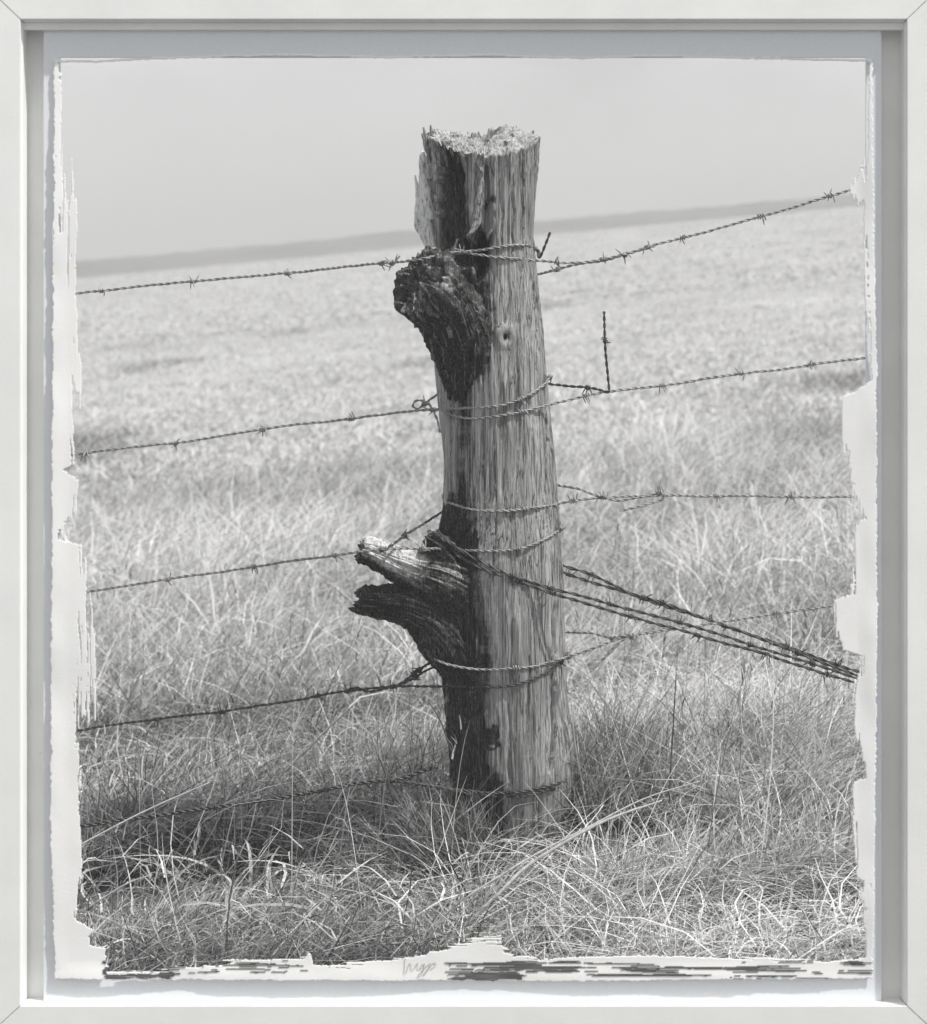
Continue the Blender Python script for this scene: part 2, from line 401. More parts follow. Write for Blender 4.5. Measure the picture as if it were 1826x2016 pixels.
def curl(px, py):
    return WB - 0.0045 - 0.0025 * fbm(px / 210, py / 210, seed=31, oct=2) - 0.003 * sstep(40, 0, np.minimum(px - 100, np.minimum(1726 - px, 1930 - py))) * (0.5 + 0.5 * noise(px / 90, py / 90, seed=33))
pm = obj('sheet', raster_mesh('sheet', isp, curl, 0.0012, M['paper'], 0), paper)
# emulsion dragged out by the brush below the picture
hfine = 0.75 * noise((PY + 3 * noise(PX / 120, PY / 50, seed=231)) / 1.9, PX / 70, seed=232) + 0.35 * noise(PY / 5, PX / 120, seed=233) + 0.2 * noise(PY / 1.6, PX / 12, seed=234)
def stroke(x0, x1, y0, y1, thr, wob=3):
    yy0 = y0 + wob * noise(PX / 30, PX * 0, seed=int(x0)); yy1 = y1 + wob * noise(PX / 22, PX * 0 + 5, seed=int(x1))
    xx0 = x0 + 5 * noise(PY / 3, PY * 0, seed=41); xx1 = x1 + 14 * noise(PY / 2.5, PY * 0, seed=42)
    t = np.clip((PX - x0) / (x1 - x0), 0, 1)
    m = isp & (PX > xx0) & (PX < xx1) & (PY > yy0) & (PY < yy1) & (hfine < thr(t, PY))
    e = obj('emulsion_stroke', raster_mesh('emulsion_stroke', m, lambda x, y: curl(x, y) - 0.0008, 0.0004, M['emul'], 0), paper); e['kind'] = 'stuff'
stroke(206, 345, 1890, 1926, lambda t, y: 0.75 - 0.6 * t)
stroke(347, 600, 1886, 1914, lambda t, y: -0.15 - 0.25 * t)
stroke(880, 1150, 1894, 1930, lambda t, y: 0.50 - 1.5 * np.abs(t - 0.42) - 0.5 * sstep(1912, 1930, y) * (t > .55))
stroke(1155, 1420, 1894, 1926, lambda t, y: -0.02 - 0.3 * t - (y - 1900) * 0.012)
stroke(1425, 1716, 1894, 1928, lambda t, y: -0.30 - (y - 1900) * 0.006 + 0.4 * sstep(.75, .95, t))

def tube(P, rad, sides=6, cap=True, start_up=None):
    P = np.asarray(P, float); n = len(P); rad = np.broadcast_to(rad, (n,))
    T = np.gradient(P, axis=0); T /= np.linalg.norm(T, axis=1)[:, None] + 1e-12
    nrm = np.cross(T[0], [0.3, 0.2, 0.93] if abs(T[0][2]) < 0.9 else [1, 0, 0]); nrm /= np.linalg.norm(nrm)
    N = [nrm]
    for i in range(1, n):
        v = N[-1] - T[i] * np.dot(N[-1], T[i]); N.append(v / (np.linalg.norm(v) + 1e-12))
    N = np.array(N); B = np.cross(T, N)
    a = np.arange(sides) / sides * 2 * math.pi
    V = P[:, None] + rad[:, None, None] * (np.cos(a)[None, :, None] * N[:, None] + np.sin(a)[None, :, None] * B[:, None])
    Fq = [list(f) for f in grid_faces(n, sides, True)]
    if cap: Fq += [list(range(sides))[::-1], list(range((n - 1) * sides, n * sides))]
    return V.reshape(-1, 3), Fq
def spline(P, step):
    P = np.asarray(P, float)
    Q = np.vstack([2 * P[0] - P[1], P, 2 * P[-1] - P[-2]]); res = []
    for i in range(len(P) - 1):
        p0, p1, p2, p3 = Q[i:i + 4]; m = max(2, int(np.linalg.norm(p2 - p1) / step))
        t = np.linspace(0, 1, m, endpoint=False)[:, None]
        # centripetal-ish: plain Catmull-Rom with tangents limited to the segment
        m1 = (p2 - p0) / 2; m2 = (p3 - p1) / 2; sl = np.linalg.norm(p2 - p1)
        for mm in (m1, m2):
            l_ = np.linalg.norm(mm)
            if l_ > sl * 1.1: mm *= sl * 1.1 / l_
        res.append((2 * t**3 - 3 * t**2 + 1) * p1 + (t**3 - 2 * t**2 + t) * m1 + (-2 * t**3 + 3 * t**2) * p2 + (t**3 - t**2) * m2)
    res.append(P[-1][None]); return np.vstack(res)
def join(parts):
    V, Fq, o = [], [], 0
    for v, f in parts:
        V.append(v); Fq += [[i + o for i in x] for x in f]; o += len(v)
    return np.vstack(V), Fq
# signature
strokes = [[(798, 1886), (797, 1900), (796, 1919)],
           [(800, 1917), (805, 1900), (809, 1897), (810, 1908), (815, 1909), (820, 1899), (823, 1897), (822, 1906), (826, 1908), (831, 1900), (836, 1898), (832, 1906), (827, 1908)],
           [(836, 1898), (834, 1910), (828, 1922), (822, 1923), (830, 1914), (842, 1901), (848, 1897), (843, 1908), (839, 1916), (833, 1921), (840, 1911), (850, 1900), (857, 1895), (858, 1900), (853, 1906), (847, 1907)]]
sg = []
for s_ in strokes:
    q = np.array([fl(x, y, float(curl(np.array(x * 1.0), np.array(y * 1.0))) - 0.0009) for x, y in s_]) + np.array([0, HB, 0])
    sg.append(tube(spline(q, 0.0012), 0.00026, 5))
obj('signature', mesh('signature', *join(sg), M['ink']), paper)

# ------------------------------------------------------------------ fence post
PYD = 4.0
post = bpy.data.objects.new('fence_post', None); COL.objects.link(post)
PB = np.array([at(1050, 1670, PYD)[0], PYD, 0.0]); post.location = PB; post.empty_display_size = 0.1
tag(post, 'old weathered wooden fence post with charred side and broken branch stubs', 'fence post')
rows = np.array([  # y, left, right
    (236, 830, 1062), (260, 838, 1061), (300, 850, 1058), (350, 855, 1054), (400, 857, 1052), (460, 860, 1050), (500, 862, 1054), (550, 862, 1059), (600, 858, 1064), (650, 856, 1069),
    (700, 859, 1074), (750, 863, 1078), (800, 867, 1082), (850, 871, 1086), (900, 874, 1090), (960, 876, 1094), (1000, 874, 1098), (1040, 866, 1102), (1100, 858, 1106),
    (1200, 856, 1110), (1270, 860, 1113), (1320, 868, 1116), (1400, 878, 1121), (1450, 880, 1127), (1500, 885, 1131), (1560, 888, 1130), (1620, 892, 1128), (1680, 895, 1126), (1800, 895, 1126)], float)
zr = np.array([at(900, r[0], PYD)[2] for r in rows])
xL = np.array([at(r[1], r[0], PYD)[0] for r in rows]); xR = np.array([at(r[2], r[0], PYD)[0] for r in rows])
o_ = np.argsort(zr); zr, xL, xR = zr[o_], xL[o_], xR[o_]
def smooth_interp(z, t, v):
    return (np.interp(z - 0.012, t, v) + np.interp(z, t, v) * 2 + np.interp(z + 0.012, t, v)) / 4
def sect(z):
    l, r = smooth_interp(z, zr, xL), smooth_interp(z, zr, xR)
    return (l + r) / 2, (r - l) / 2
def zpix(py): return at(900, py, PYD)[2]
def rim_front(px): return tab(px, (830, 280), (850, 290), (870, 298), (900, 304), (925, 306), (945, 309), (970, 310), (1000, 308), (1030, 303), (1062, 290))
def rim_back(px): return tab(px, (830, 250), (860, 247), (890, 252), (925, 255), (945, 258), (965, 252), (985, 243), (1005, 238), (1030, 244), (1062, 254))
NT_, NZ_ = 300, 560
th = np.arange(NT_) / NT_ * 2 * math.pi
tt = np.linspace(0, 1, NZ_)
TH, TT = np.meshgrid(th, tt)
zb = -0.12
def rim_z(x, y, rr):
    px = 913 + x * F / 4.03
    s_ = np.clip((y - (PYD - rr)) / (2 * rr), 0, 1)
    zf = np.interp(rim_front(px), [200, 400], [zpix(200), zpix(400)]); zbk = np.interp(rim_back(px), [200, 400], [zpix(200), zpix(400)])
    return zf * (1 - s_) + zbk * s_
xc_t, rx_t = sect(np.full(NT_, zpix(265)))
ztop = rim_z(xc_t + rx_t * np.sin(th), PYD - rx_t * np.cos(th), rx_t) + 0.003 * noise(th * 9, th * 0, seed=51) + 0.005 * noise(th * 34, th * 0, seed=52) + 0.003 * noise(th * 80, th * 0, seed=50)
Z = zb + TT * (ztop[None, :] - zb)
xc, rr = sect(Z)
ryf = 0.97
X = xc + rr * np.sin(TH); Y = PYD - rr * ryf * np.cos(TH)
PXv, PYv = project(np.stack([X, Y, Z], -1))
frontm = sstep(0.0, 0.25, np.cos(TH))
# charred band (left of a wandering edge), from the photograph
cR = tab(PYv, (240, 900), (320, 905), (420, 938), (500, 955), (560, 966), (700, 958), (740, 948), (790, 924), (840, 916), (900, 917), (1000, 925), (1050, 938), (1120, 942), (1200, 950), (1300, 962), (1400, 958), (1430, 962), (1450, 975), (1475, 968), (1500, 958), (1540, 988), (1700, 1000))
cL = tab(PYv, (240, 862), (320, 866), (500, 866), (600, 850), (690, 866), (740, 884), (800, 903), (880, 909), (960, 900), (985, 882), (1020, 850), (1300, 850), (1340, 872), (1700, 880))
wob = 5 * noise(PYv / 16, PXv * 0, seed=53) + 4 * noise(PYv / 5, PXv / 40, seed=54)
fib = 9 * noise(PXv / 3.0, PYv / 70, seed=58) + 7 * noise(PXv / 6.5, PYv / 130, seed=59)      # the burn follows single fibres
char = sstep(-14, 10, PXv - cL + wob + fib) * sstep(-12, 14, cR - PXv + wob + fib) * (np.cos(TH) > -0.15)
char = np.maximum(char, sstep(0.1, -0.2, np.cos(TH)) * (np.sin(TH) < -0.3) * sstep(900, 1000, PYv) * 0.9)
thin = sstep(0.35, 0.6, noise(PXv / 9, PYv / 120, seed=56)) * sstep(760, 800, PYv) * sstep(1010, 980, PYv)
char = np.clip(char * (1 - 0.5 * thin) * (1 - 0.7 * sstep(0.1, 0.4, noise(PXv / 6, PYv / 70, seed=57)) * sstep(560, 520, PYv)), 0, 1)
# relief: long vertical grain, deeper in the burnt bark
ss = TH * rr / 0.105
gA = noise(ss * 11, Z * 4.5, seed=61); gB = noise(ss * 30, Z * 9, seed=62); gC = noise(ss * 70 + 2 * noise(ss * 6, Z * 12, seed=67), Z * 26, seed=63)
disp = 0.0016 * gA + 0.0009 * gB + 0.0008 * gC
disp += char * (0.004 * noise(ss * 16, Z * 10, seed=64) + 0.0042 * np.abs(noise(ss * 38, Z * 22, seed=65)) + 0.0022 * gC - 0.004)
topz = sstep(430, 300, PYv)
disp += topz * (0.003 * noise(ss * 22, Z * 7, seed=66) + 0.0022 * noise(ss * 48, Z * 14, seed=68))
disp += 0.004 * fbm(ss * 2.2, Z * 7, seed=69, oct=2)
def groove(pts, wid, dep):
    p = np.array(pts, float); cx = np.interp(PYv, p[:, 1], p[:, 0], left=-999, right=-999)
    cx = cx + 2.0 * noise(PYv / 20, PYv * 0, seed=71)
    ends = sstep(p[0, 1], p[0, 1] + 50, PYv) * sstep(p[-1, 1], p[-1, 1] - 50, PYv)
    return -dep * np.exp(-((PXv - cx) / wid) ** 2) * ends * frontm
disp += groove([(1074, 690), (1078, 780), (1079, 900), (1076, 1060)], 1.6, 0.010)
disp += groove([(1094, 1180), (1092, 1300), (1090, 1420), (1084, 1535)], 3.2, 0.024)
disp += groove([(1070, 1530), (1066, 1600), (1062, 1690)], 3, 0.012)
disp += groove([(1066, 1060), (1068, 1140), (1062, 1200)], 1.4, 0.007)
disp += groove([(1104, 1090), (1108, 1180), (1108, 1280)], 1.5, 0.008)
disp += groove([(946, 1140), (950, 1240), (955, 1360)], 4, 0.014)
disp += groove([(912, 790), (914, 900), (906, 1010)], 2.6, 0.008)
disp += groove([(925, 960), (926, 1000), (930, 1060)], 2, 0.007)
for pts_, w_, d_ in ([[(1010, 320), (1012, 420), (1006, 540)], 1.6, .008], [[(1032, 300), (1030, 400), (1034, 480)], 1.8, .009], [[(985, 330), (990, 430), (986, 520)], 1.5, .006], [[(1020, 700), (1024, 820), (1018, 960)], 1.2, .005],
        [[(975, 860), (978, 1000), (970, 1180)], 1.3, .006], [[(1040, 1180), (1042, 1330), (1034, 1500)], 1.4, .006], [[(1000, 1350), (1004, 1480), (1000, 1640)], 1.5, .006], [[(888, 830), (892, 950), (886, 1040)], 1.6, .006], [[(1048, 520), (1056, 640), (1058, 760)], 1.2, .005]):
    disp += groove(pts_, w_, d_)
def pit(cx, cy, sx, sy, dep):
    return -dep * sstep(1.25, 0.75, np.sqrt(((PXv - cx) / sx) ** 2 + ((PYv - cy) / sy) ** 2) + 0.15 * noise(PXv / 6, PYv / 25, seed=72)) * frontm
def box(x0, x1, y0, y1, s=3):
    jx = 3 * noise(PYv / 14, PXv * 0, seed=75); jy = 12 * noise(PXv / 4, PYv * 0, seed=76)
    return sstep(x0 - s, x0 + s, PXv + jx) * sstep(x1 + s, x1 - s, PXv + jx) * sstep(y0 - 6, y0 + 6, PYv + jy) * sstep(y1 + 6, y1 - 6, PYv + jy) * (np.cos(TH) > 0)
hol = np.maximum(box(858, 914, 336, 492), 0.8 * box(956, 972, 392, 450)); hol = np.maximum(hol, box(930, 968, 462, 520, 4))
disp += -0.016 * hol + pit(946, 500, 16, 50, 0.024) + pit(958, 400, 8, 70, 0.015) + pit(918, 500, 20, 26, 0.02)
kd = np.sqrt(((PXv - 997) / 1.0) ** 2 + ((PYv - 663) / 1.25) ** 2)
disp += frontm * (0.0035 * np.exp(-((kd - 13) / 8) ** 2) - 0.012 * np.exp(-((kd + 2 * noise(PXv / 4, PYv / 4, seed=77)) / 4.2) ** 2))
char = np.maximum(char, hol)  # hollows coloured fully dark as well as sunk
for (a_, b_, c_, d_) in ((946, 500, 15, 48), (918, 500, 18, 24)):
    char = np.maximum(char, sstep(1.1, 0.9, np.sqrt(((PXv - a_) / c_) ** 2 + ((PYv - b_) / d_) ** 2)) * (np.cos(TH) > 0))
nx_, ny_ = np.sin(TH), -np.cos(TH)
X = X + disp * nx_; Y = Y + disp * ny_
# pale torn strip beside the upper hollow, dark knot eye
char = np.clip(np.maximum(char, frontm * np.exp(-(kd / 4.2) ** 2)), 0, 1)
char = np.clip(np.maximum(char, frontm * (np.sqrt(((PXv - 968) / 20) ** 2 + ((PYv - 1450) / 24) ** 2) + 0.4 * noise(PXv / 7, PYv / 9, seed=73) < 0.9)), 0, 1)
tear = sstep(1.1, 0.7, np.sqrt(((PXv - 966 - (430 - PYv) * 0.12) / 10) ** 2 + ((PYv - 432) / 40) ** 2))
for (a_, b_) in ((905, 935),):
    char = char * (1 - 0.75 * sstep(a_, a_ + 6, PXv) * sstep(b_ + 8, b_, PXv) * sstep(500, 470, PYv) * sstep(0.1, -0.3, noise(PXv / 5, PYv / 60, seed=74)))
char = char * (1 - tear)
side = np.stack([X, Y, Z], -1)
# broken top: polar grid inside the rim
NR = 26
capv, capc = [], []
rimp = side[-1]
cxp = rimp.mean(0)
for k in range(1, NR + 1):
    f = 1 - k / (NR + 0.0)
    q = cxp + (rimp - cxp) * f
    z_ = rim_z(q[:, 0], q[:, 1], rx_t)
    rough = 0.010 * fbm(q[:, 0] * 70, q[:, 1] * 70, seed=81, oct=4) + 0.006 * np.abs(noise(q[:, 0] * 240, q[:, 1] * 240, seed=82)) - 0.012 * sstep(0.15, 0.5, noise(q[:, 0] * 32, q[:, 1] * 32, seed=83))
    hollow = -0.012 * np.exp(-(((q[:, 0] - at(942, 280, PYD)[0]) / 0.022) ** 2 + ((q[:, 1] - PYD - 0.02) / 0.07) ** 2))
    b_ = min(1, k / 3)
    q[:, 2] = z_ * 1 + b_ * (rough + hollow) + (1 - b_) * (rimp[:, 2] - z_)
    capv.append(q); capc.append(np.clip(1.5 * noise(q[:, 0] * 90, q[:, 1] * 90, seed=84) - .45, 0, .8) + np.clip(noise(q[:, 0] * 300, q[:, 1] * 300, seed=85) - .3, 0, .5))
allv = np.vstack([side.reshape(-1, 3)] + capv); allc = np.concatenate([char.ravel()] + capc)
fc = np.vstack([grid_faces(NZ_, NT_, True), grid_faces(NR + 1, NT_, True) + (NZ_ - 1) * NT_])
obj('trunk', mesh('trunk', allv - PB, fc, M['wood'], True, {'char': allc, 'bare': np.concatenate([np.clip(0.9 * tear * frontm, 0, 1).ravel(), np.full(NR * NT_, .34)])}), post)

def stub(name, pts, charf, seed, rough=1.0, endr=0.010, sides=150, rings=140, face=0.92, baref=None):
    """broken branch: tapered, ridged along its length, torn end face. pts: px, py, Y, radius in metres"""
    P = np.array([at(p[0], p[1], p[2]) for p in pts]); rad = np.array([p[3] for p in pts])
    C = spline(P, 0.002); d = np.concatenate([[0], np.cumsum(np.linalg.norm(np.diff(C, axis=0), axis=1))]); t0 = np.concatenate([[0], np.cumsum(np.linalg.norm(np.diff(P, axis=0), axis=1))])
    u = np.linspace(0, d[-1], rings); C = np.stack([np.interp(u, d, C[:, k]) for k in range(3)], -1); r_ = np.interp(u / d[-1], t0 / t0[-1], rad)
    r_ = np.convolve(np.pad(r_, 6, mode='edge'), np.ones(13) / 13, 'valid')
    T = np.gradient(C, axis=0); T /= np.linalg.norm(T, axis=1)[:, None]
    Nn = np.cross(T, [0, 1, 0]); Nn /= np.linalg.norm(Nn, axis=1)[:, None]; Bn = np.cross(Nn, T)
    a = np.arange(sides) / sides * 2 * math.pi
    A, U = np.meshgrid(a, u)
    rg = lambda fa, fu, s: noise(np.cos(A) * fa, np.sin(A) * fa, U * fu, seed=seed + s)
    rr_ = r_[:, None] * (1 + 0.13 * rg(1.6, 12, 1)) + rough * (0.0045 * rg(5, 14, 2) + 0.003 * np.abs(rg(11, 20, 3)) + 0.0024 * rg(26, 30, 4) + 0.0018 * rg(44, 50, 14))
    rr_ *= (1 - 0.10 * sstep(0.97, 1.0, U / d[-1]))
    V = C[:, None] + rr_[..., None] * (np.cos(A)[..., None] * Nn[:, None] + np.sin(A)[..., None] * Bn[:, None])
    iso = rough * (0.0032 * fbm(V[..., 0] * 75, V[..., 1] * 75, V[..., 2] * 75, seed=seed + 11, oct=3) + 0.0022 * noise(V[..., 0] * 210, V[..., 1] * 210, V[..., 2] * 130, seed=seed + 12))
    V = V + (iso / rr_)[..., None] * (V - C[:, None])
    shift = endr * (noise(np.cos(A) * 3, np.sin(A) * 3, seed=seed + 5) + 0.5 * noise(np.cos(A) * 9, np.sin(A) * 9, seed=seed + 6)) * sstep(0.6, 1, U / d[-1])
    V = V + shift[..., None] * T[:, None]
    ch = charf(A, U / d[-1], *project(V))
    rim = V[-1]; cc = rim.mean(0); caps = []; cch = []
    for k in range(1, 17):
        f = 1 - k / 16; q = cc + (rim - cc) * f
        lx, ly = (q - cc) @ Nn[-1], (q - cc) @ Bn[-1]
        h = endr * (0.7 * fbm(lx * 70, ly * 70, seed=seed + 7, oct=4) - 1.1 * np.exp(-(noise(lx * 26 + 7, ly * 18, seed=seed + 8) / .12) ** 2) * (k > 1) + 0.55 * noise(lx * 260, ly * 260, seed=seed + 9))
        q = q + (h * min(1, k / 3))[:, None] * T[-1]; caps.append(q); cch.append(np.clip(face - 0.5 * sstep(0.1, 0.5, noise(lx * 150, ly * 150, seed=seed + 10)), 0, 1))
    fv = np.vstack([V.reshape(-1, 3)] + caps); fq = np.vstack([grid_faces(rings, sides, True), grid_faces(17, sides, True) + (rings - 1) * sides])
    br = np.zeros(len(fv)) if baref is None else np.concatenate([baref(A, U / d[-1], *project(V)).ravel(), np.zeros(len(fv) - V.shape[0] * V.shape[1])])
    return obj(name, mesh(name, fv - PB, fq, M['wood'], True, {'char': np.concatenate([ch.ravel()] + cch), 'bare': br}), post)
def grain(A, u, f, g, sd): return noise(np.cos(A) * f, np.sin(A) * f, u * g, seed=sd)
one = lambda A, u, px, py: np.clip(1 - 0.35 * sstep(0.3, 0.55, grain(A, u, 22, 6, 90)), 0, 1)
def upper_char(A, u, px, py):          # grey weathered shoulder, its lit brightness painted in; burnt below
    k = np.exp(-((px - 880 - (py - 560) * 0.12 + 12 * grain(A, u, 9, 3, 91)) / 17) ** 2) * sstep(650, 545, py) * sstep(515, 535, py)
    c = 1 - 0.8 * k
    st = sstep(0.25, 0.5, grain(A, u, 24, 6, 92)) * 0.55
    return np.clip(c * (1 - st), 0, 1)
def upper_lit(A, u, px, py): return 0.75 * np.exp(-((px - 872 - (py - 540) * 0.25 + 6 * grain(A, u, 12, 3, 97)) / 11) ** 2) * sstep(610, 545, py) * sstep(512, 528, py)  # pale tone painted where the shoulder catches light
s1 = stub('branch_stub', [(908, 830, 3.985, .016), (914, 740, 3.945, .040), (906, 665, 3.905, .053), (882, 610, 3.865, .054), (853, 577, 3.835, .055), (825, 553, 3.80, .064)], upper_char, 100, 1.3, 0.016, face=0.72, baref=upper_lit)
s1['label'] = 'thick charred upper stub with cracked end face'
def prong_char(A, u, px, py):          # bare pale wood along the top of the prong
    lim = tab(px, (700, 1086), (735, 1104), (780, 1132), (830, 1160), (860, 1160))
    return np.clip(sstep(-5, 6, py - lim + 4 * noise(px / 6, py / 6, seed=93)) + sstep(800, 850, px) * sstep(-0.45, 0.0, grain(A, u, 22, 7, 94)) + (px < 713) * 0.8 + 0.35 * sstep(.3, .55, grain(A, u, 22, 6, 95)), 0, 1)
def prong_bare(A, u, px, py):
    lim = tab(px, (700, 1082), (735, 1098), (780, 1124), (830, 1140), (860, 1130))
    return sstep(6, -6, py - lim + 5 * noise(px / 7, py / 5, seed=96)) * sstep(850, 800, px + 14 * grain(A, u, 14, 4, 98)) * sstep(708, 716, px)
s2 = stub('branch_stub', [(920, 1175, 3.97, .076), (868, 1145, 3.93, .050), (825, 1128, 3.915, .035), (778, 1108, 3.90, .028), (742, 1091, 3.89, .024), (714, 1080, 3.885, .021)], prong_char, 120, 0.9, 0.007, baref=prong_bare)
s2['label'] = 'lower prong with pale bare wood on top'
s3 = stub('branch_stub', [(925, 1320, 3.98, .046), (890, 1258, 3.95, .056), (850, 1216, 3.935, .047), (800, 1194, 3.92, .036), (748, 1186, 3.91, .029), (708, 1181, 3.905, .024)], one, 140, 1.2, 0.012)
s3['label'] = 'black lowest prong with torn blunt end'
stub('branch_stub', [(885, 1090, 3.93, .024), (862, 1070, 3.91, .017), (844, 1058, 3.905, .014)], one, 160, 1.0, 0.006, 40, 30)

def shard(name, pts, rad, charv, flat=0.5, sides=10, mat=None):
    P = np.array([at(*p) for p in pts]); C = spline(P, 0.004); n = len(C); u = np.linspace(0, 1, n)
    r_ = np.interp(u, np.linspace(0, 1, len(rad)), rad); a = np.arange(sides) / sides * 2 * math.pi
    jag = 1 + 0.35 * noise(np.cos(a)[None] * 2 + u[:, None] * 9, np.sin(a)[None] * 2 + u[:, None] * 3, seed=int(pts[0][0]))
    V = C[:, None] + (r_[:, None] * jag)[..., None] * (np.cos(a)[None, :, None] * np.array([1, 0, 0.25]) + np.sin(a)[None, :, None] * np.array([0, flat, 0]))
    fq = [list(f) for f in grid_faces(n, sides, True)] + [list(range(sides))[::-1], list(range((n - 1) * sides, n * sides))]
    return obj(name, mesh(name, V.reshape(-1, 3) - PB, fq, mat or M['wood'], True, {'char': np.full(n * sides, charv)}), post)
# torn pale bark on the far left edge of the head
fr = np.random.default_rng(5)
for k in range(16):
    yb_ = fr.uniform(350, 520); ln = min(fr.uniform(60, 130), yb_ - 296); lean_ = fr.uniform(-34, -14) * min(1, (yb_ - 250) / 200)
    x0 = 856 - fr.uniform(0, 10); Yk = 4.05 + fr.uniform(-.02, .02)
    f_ = shard('bark_flake', [(x0, yb_, Yk), (x0 + lean_ * .62, yb_ - ln * .5, Yk), (x0 + lean_, yb_ - ln, Yk)], [.007, fr.uniform(.007, .012), .0012], 0.0, 0.5, 14, M['bark'])
for (x0, y0, x1, y1, x2, y2) in ((858, 350, 846, 300, 834, 250), (854, 320, 840, 285, 831, 262), (862, 330, 853, 285, 848, 246)):
    shard('bark_flake', [(x0, y0, 4.02), (x1, y1, 4.02), (x2, y2, 4.02)], [.007, .006, .0015], 0.2, 0.5, 14)
shard('splinter', [(950, 330, 3.915), (944, 400, 3.905), (938, 440, 3.895), (926, 460, 3.885), (908, 466, 3.88)], [.004, .006, .010, .008, .001], 0.1)
shard('splinter', [(930, 300, 3.905), (925, 380, 3.905), (932, 450, 3.905)], [.008, .007, .004], 0.3)
shard('splinter', [(884, 520, 3.90), (890, 505, 3.89), (901, 470, 3.885)], [.006, .005, .001], 0.25)
for (x0, y0, x1, y1, Yd) in [(860, 650, 838, 600, 3.83), (872, 640, 850, 585, 3.82), (885, 650, 868, 580, 3.815), (905, 620, 885, 560, 3.83)]:
    shard('splinter', [(x0 + 6, y0 + 20, Yd + 0.035), (x0, y0, Yd), (x1, y1, Yd)], [.004, .0055, .001], 0.35)

# ------------------------------------------------------------------ barbed wires
def surf(px, py, off=0.0035):
    """point on the front of the post seen at px, py"""
    Yd = PYD - 0.08
    for _ in range(5):
        p = at(px, py, Yd); c, r_ = sect(np.array(p[2])); t = np.clip((p[0] - c) / r_, -1, 1); Yd = PYD - float(np.sqrt(max(0, 1 - t * t)) * r_ * ryf) - off
    return at(px, py, Yd)
barb_meshes = []
def barb_mesh(seed):
    r0 = np.random.default_rng(seed); parts = []
    for k in range(2):
        ph = r0.uniform(0, 6.28); x0 = (k - 0.5) * 0.004
        t = np.linspace(0, 1, 26); a = ph + t * 2 * math.pi * 1.6
        coil = np.stack([x0 + (t - 0.5) * 0.006, 0.0037 * np.cos(a), 0.0037 * np.sin(a)], -1)
        def prong(i, sgn):
            p = coil[i]; tg = (coil[1] - coil[0]) * -1 if i == 0 else (coil[-1] - coil[-2])
            tg = tg / np.linalg.norm(tg); tg = tg * 0.9 + np.array([r0.uniform(-.5, .5), 0, 0]) + p * np.array([0, 1, 1]) / 0.0037 * 0.35
            tg /= np.linalg.norm(tg); return [p + tg * s for s in (0.013 * r0.uniform(.8, 1.15), 0.008, 0.004)]
        path = np.vstack([prong(0, -1), coil, prong(-1, 1)[::-1]])
        rad = np.full(len(path), 0.00105); rad[0] = rad[-1] = 0.0003
        parts.append(tube(path, rad, 6))
    return join(parts)
BM = {}
for key in ('wire', 'dark'):
    BM[key] = [mesh('barb', *barb_mesh(200 + k), M[key], True) for k in range(6)]
BARB_N = [0]
dg = 'stay wires slanting down to the right'
def wire(label, pts, barbs=(), mat='wire', rad=0.00138, pitch=0.027, strands=2, hel=None, cat='barbed wire', group='barbed wire strands on the post', name='barbed_wire'):
    """pts: (px, py) on the post's front, or (px, py, Y) free"""
    P = [surf(*p) if len(p) == 2 else at(*p) for p in pts]
    for e, n_ in ((0, 1), (-1, -2)):          # the long runs go on past the frame
        if pts[e][0] < 120 or pts[e][0] > 1760:
            dv = (P[e] - P[n_]) / np.linalg.norm(P[e] - P[n_]); ext = P[e] + dv * (0.56 if group == dg else 2.2)
            P = [ext] + P if e == 0 else P + [ext]
    C = spline(P, 0.0022)
    # a hand strung wire is never dead straight
    d = np.concatenate([[0], np.cumsum(np.linalg.norm(np.diff(C, axis=0), axis=1))]); s0 = int(abs(pts[0][0]) + pts[0][1])
    C[:, 2] += 0.0016 * noise(d * 14, d * 0, seed=s0) + 0.0005 * noise(d * 70, d * 0, seed=s0 + 1)
    root = bpy.data.objects.new(name, None); COL.objects.link(root); root.location = C[0]; root.empty_display_size = 0.02
    tag(root, label, cat, group)
    T = np.gradient(C, axis=0); T /= np.linalg.norm(T, axis=1)[:, None]
    ref = np.array([0, 1, 0.2]); N1 = np.cross(T, ref); N1 /= np.linalg.norm(N1, axis=1)[:, None] + 1e-9; B1 = np.cross(T, N1)
    ph = d / pitch * 2 * math.pi + 0.6 * noise(d * 20, d * 0, seed=s0 + 2)
    h = (rad * 1.02 if hel is None else hel) if strands == 2 else 0
    for k in range(strands):
        Q = C + h * (np.cos(ph + k * math.pi)[:, None] * N1 + np.sin(ph + k * math.pi)[:, None] * B1)
        v, f = tube(Q, rad, 6)
        obj('strand', mesh('strand', v - C[0], f, M[mat], True), root)
    qx, qy = project(C)
    for bx_ in barbs:
        i = int(np.argmin((qx - bx_[0]) ** 2 + (qy - bx_[1]) ** 2)) if isinstance(bx_, tuple) else int(np.argmin(np.abs(qx - bx_)))
        t = Vector(T[i]); yax = t.cross(Vector((0, 1, 0))).normalized(); zax = t.cross(yax).normalized()
        rot = Matrix((t, yax, zax)).transposed().to_4x4() @ Matrix.Rotation(random.uniform(0, 6.28), 4, 'X')
        b = obj('barb', BM[mat][BARB_N[0] % 6], root); BARB_N[0] += 1
        b.matrix_basis = Matrix.Translation(Vector(C[i] - C[0])) @ rot @ Matrix.Scale(random.uniform(.95, 1.2), 4)
    return root
YF = 3.93
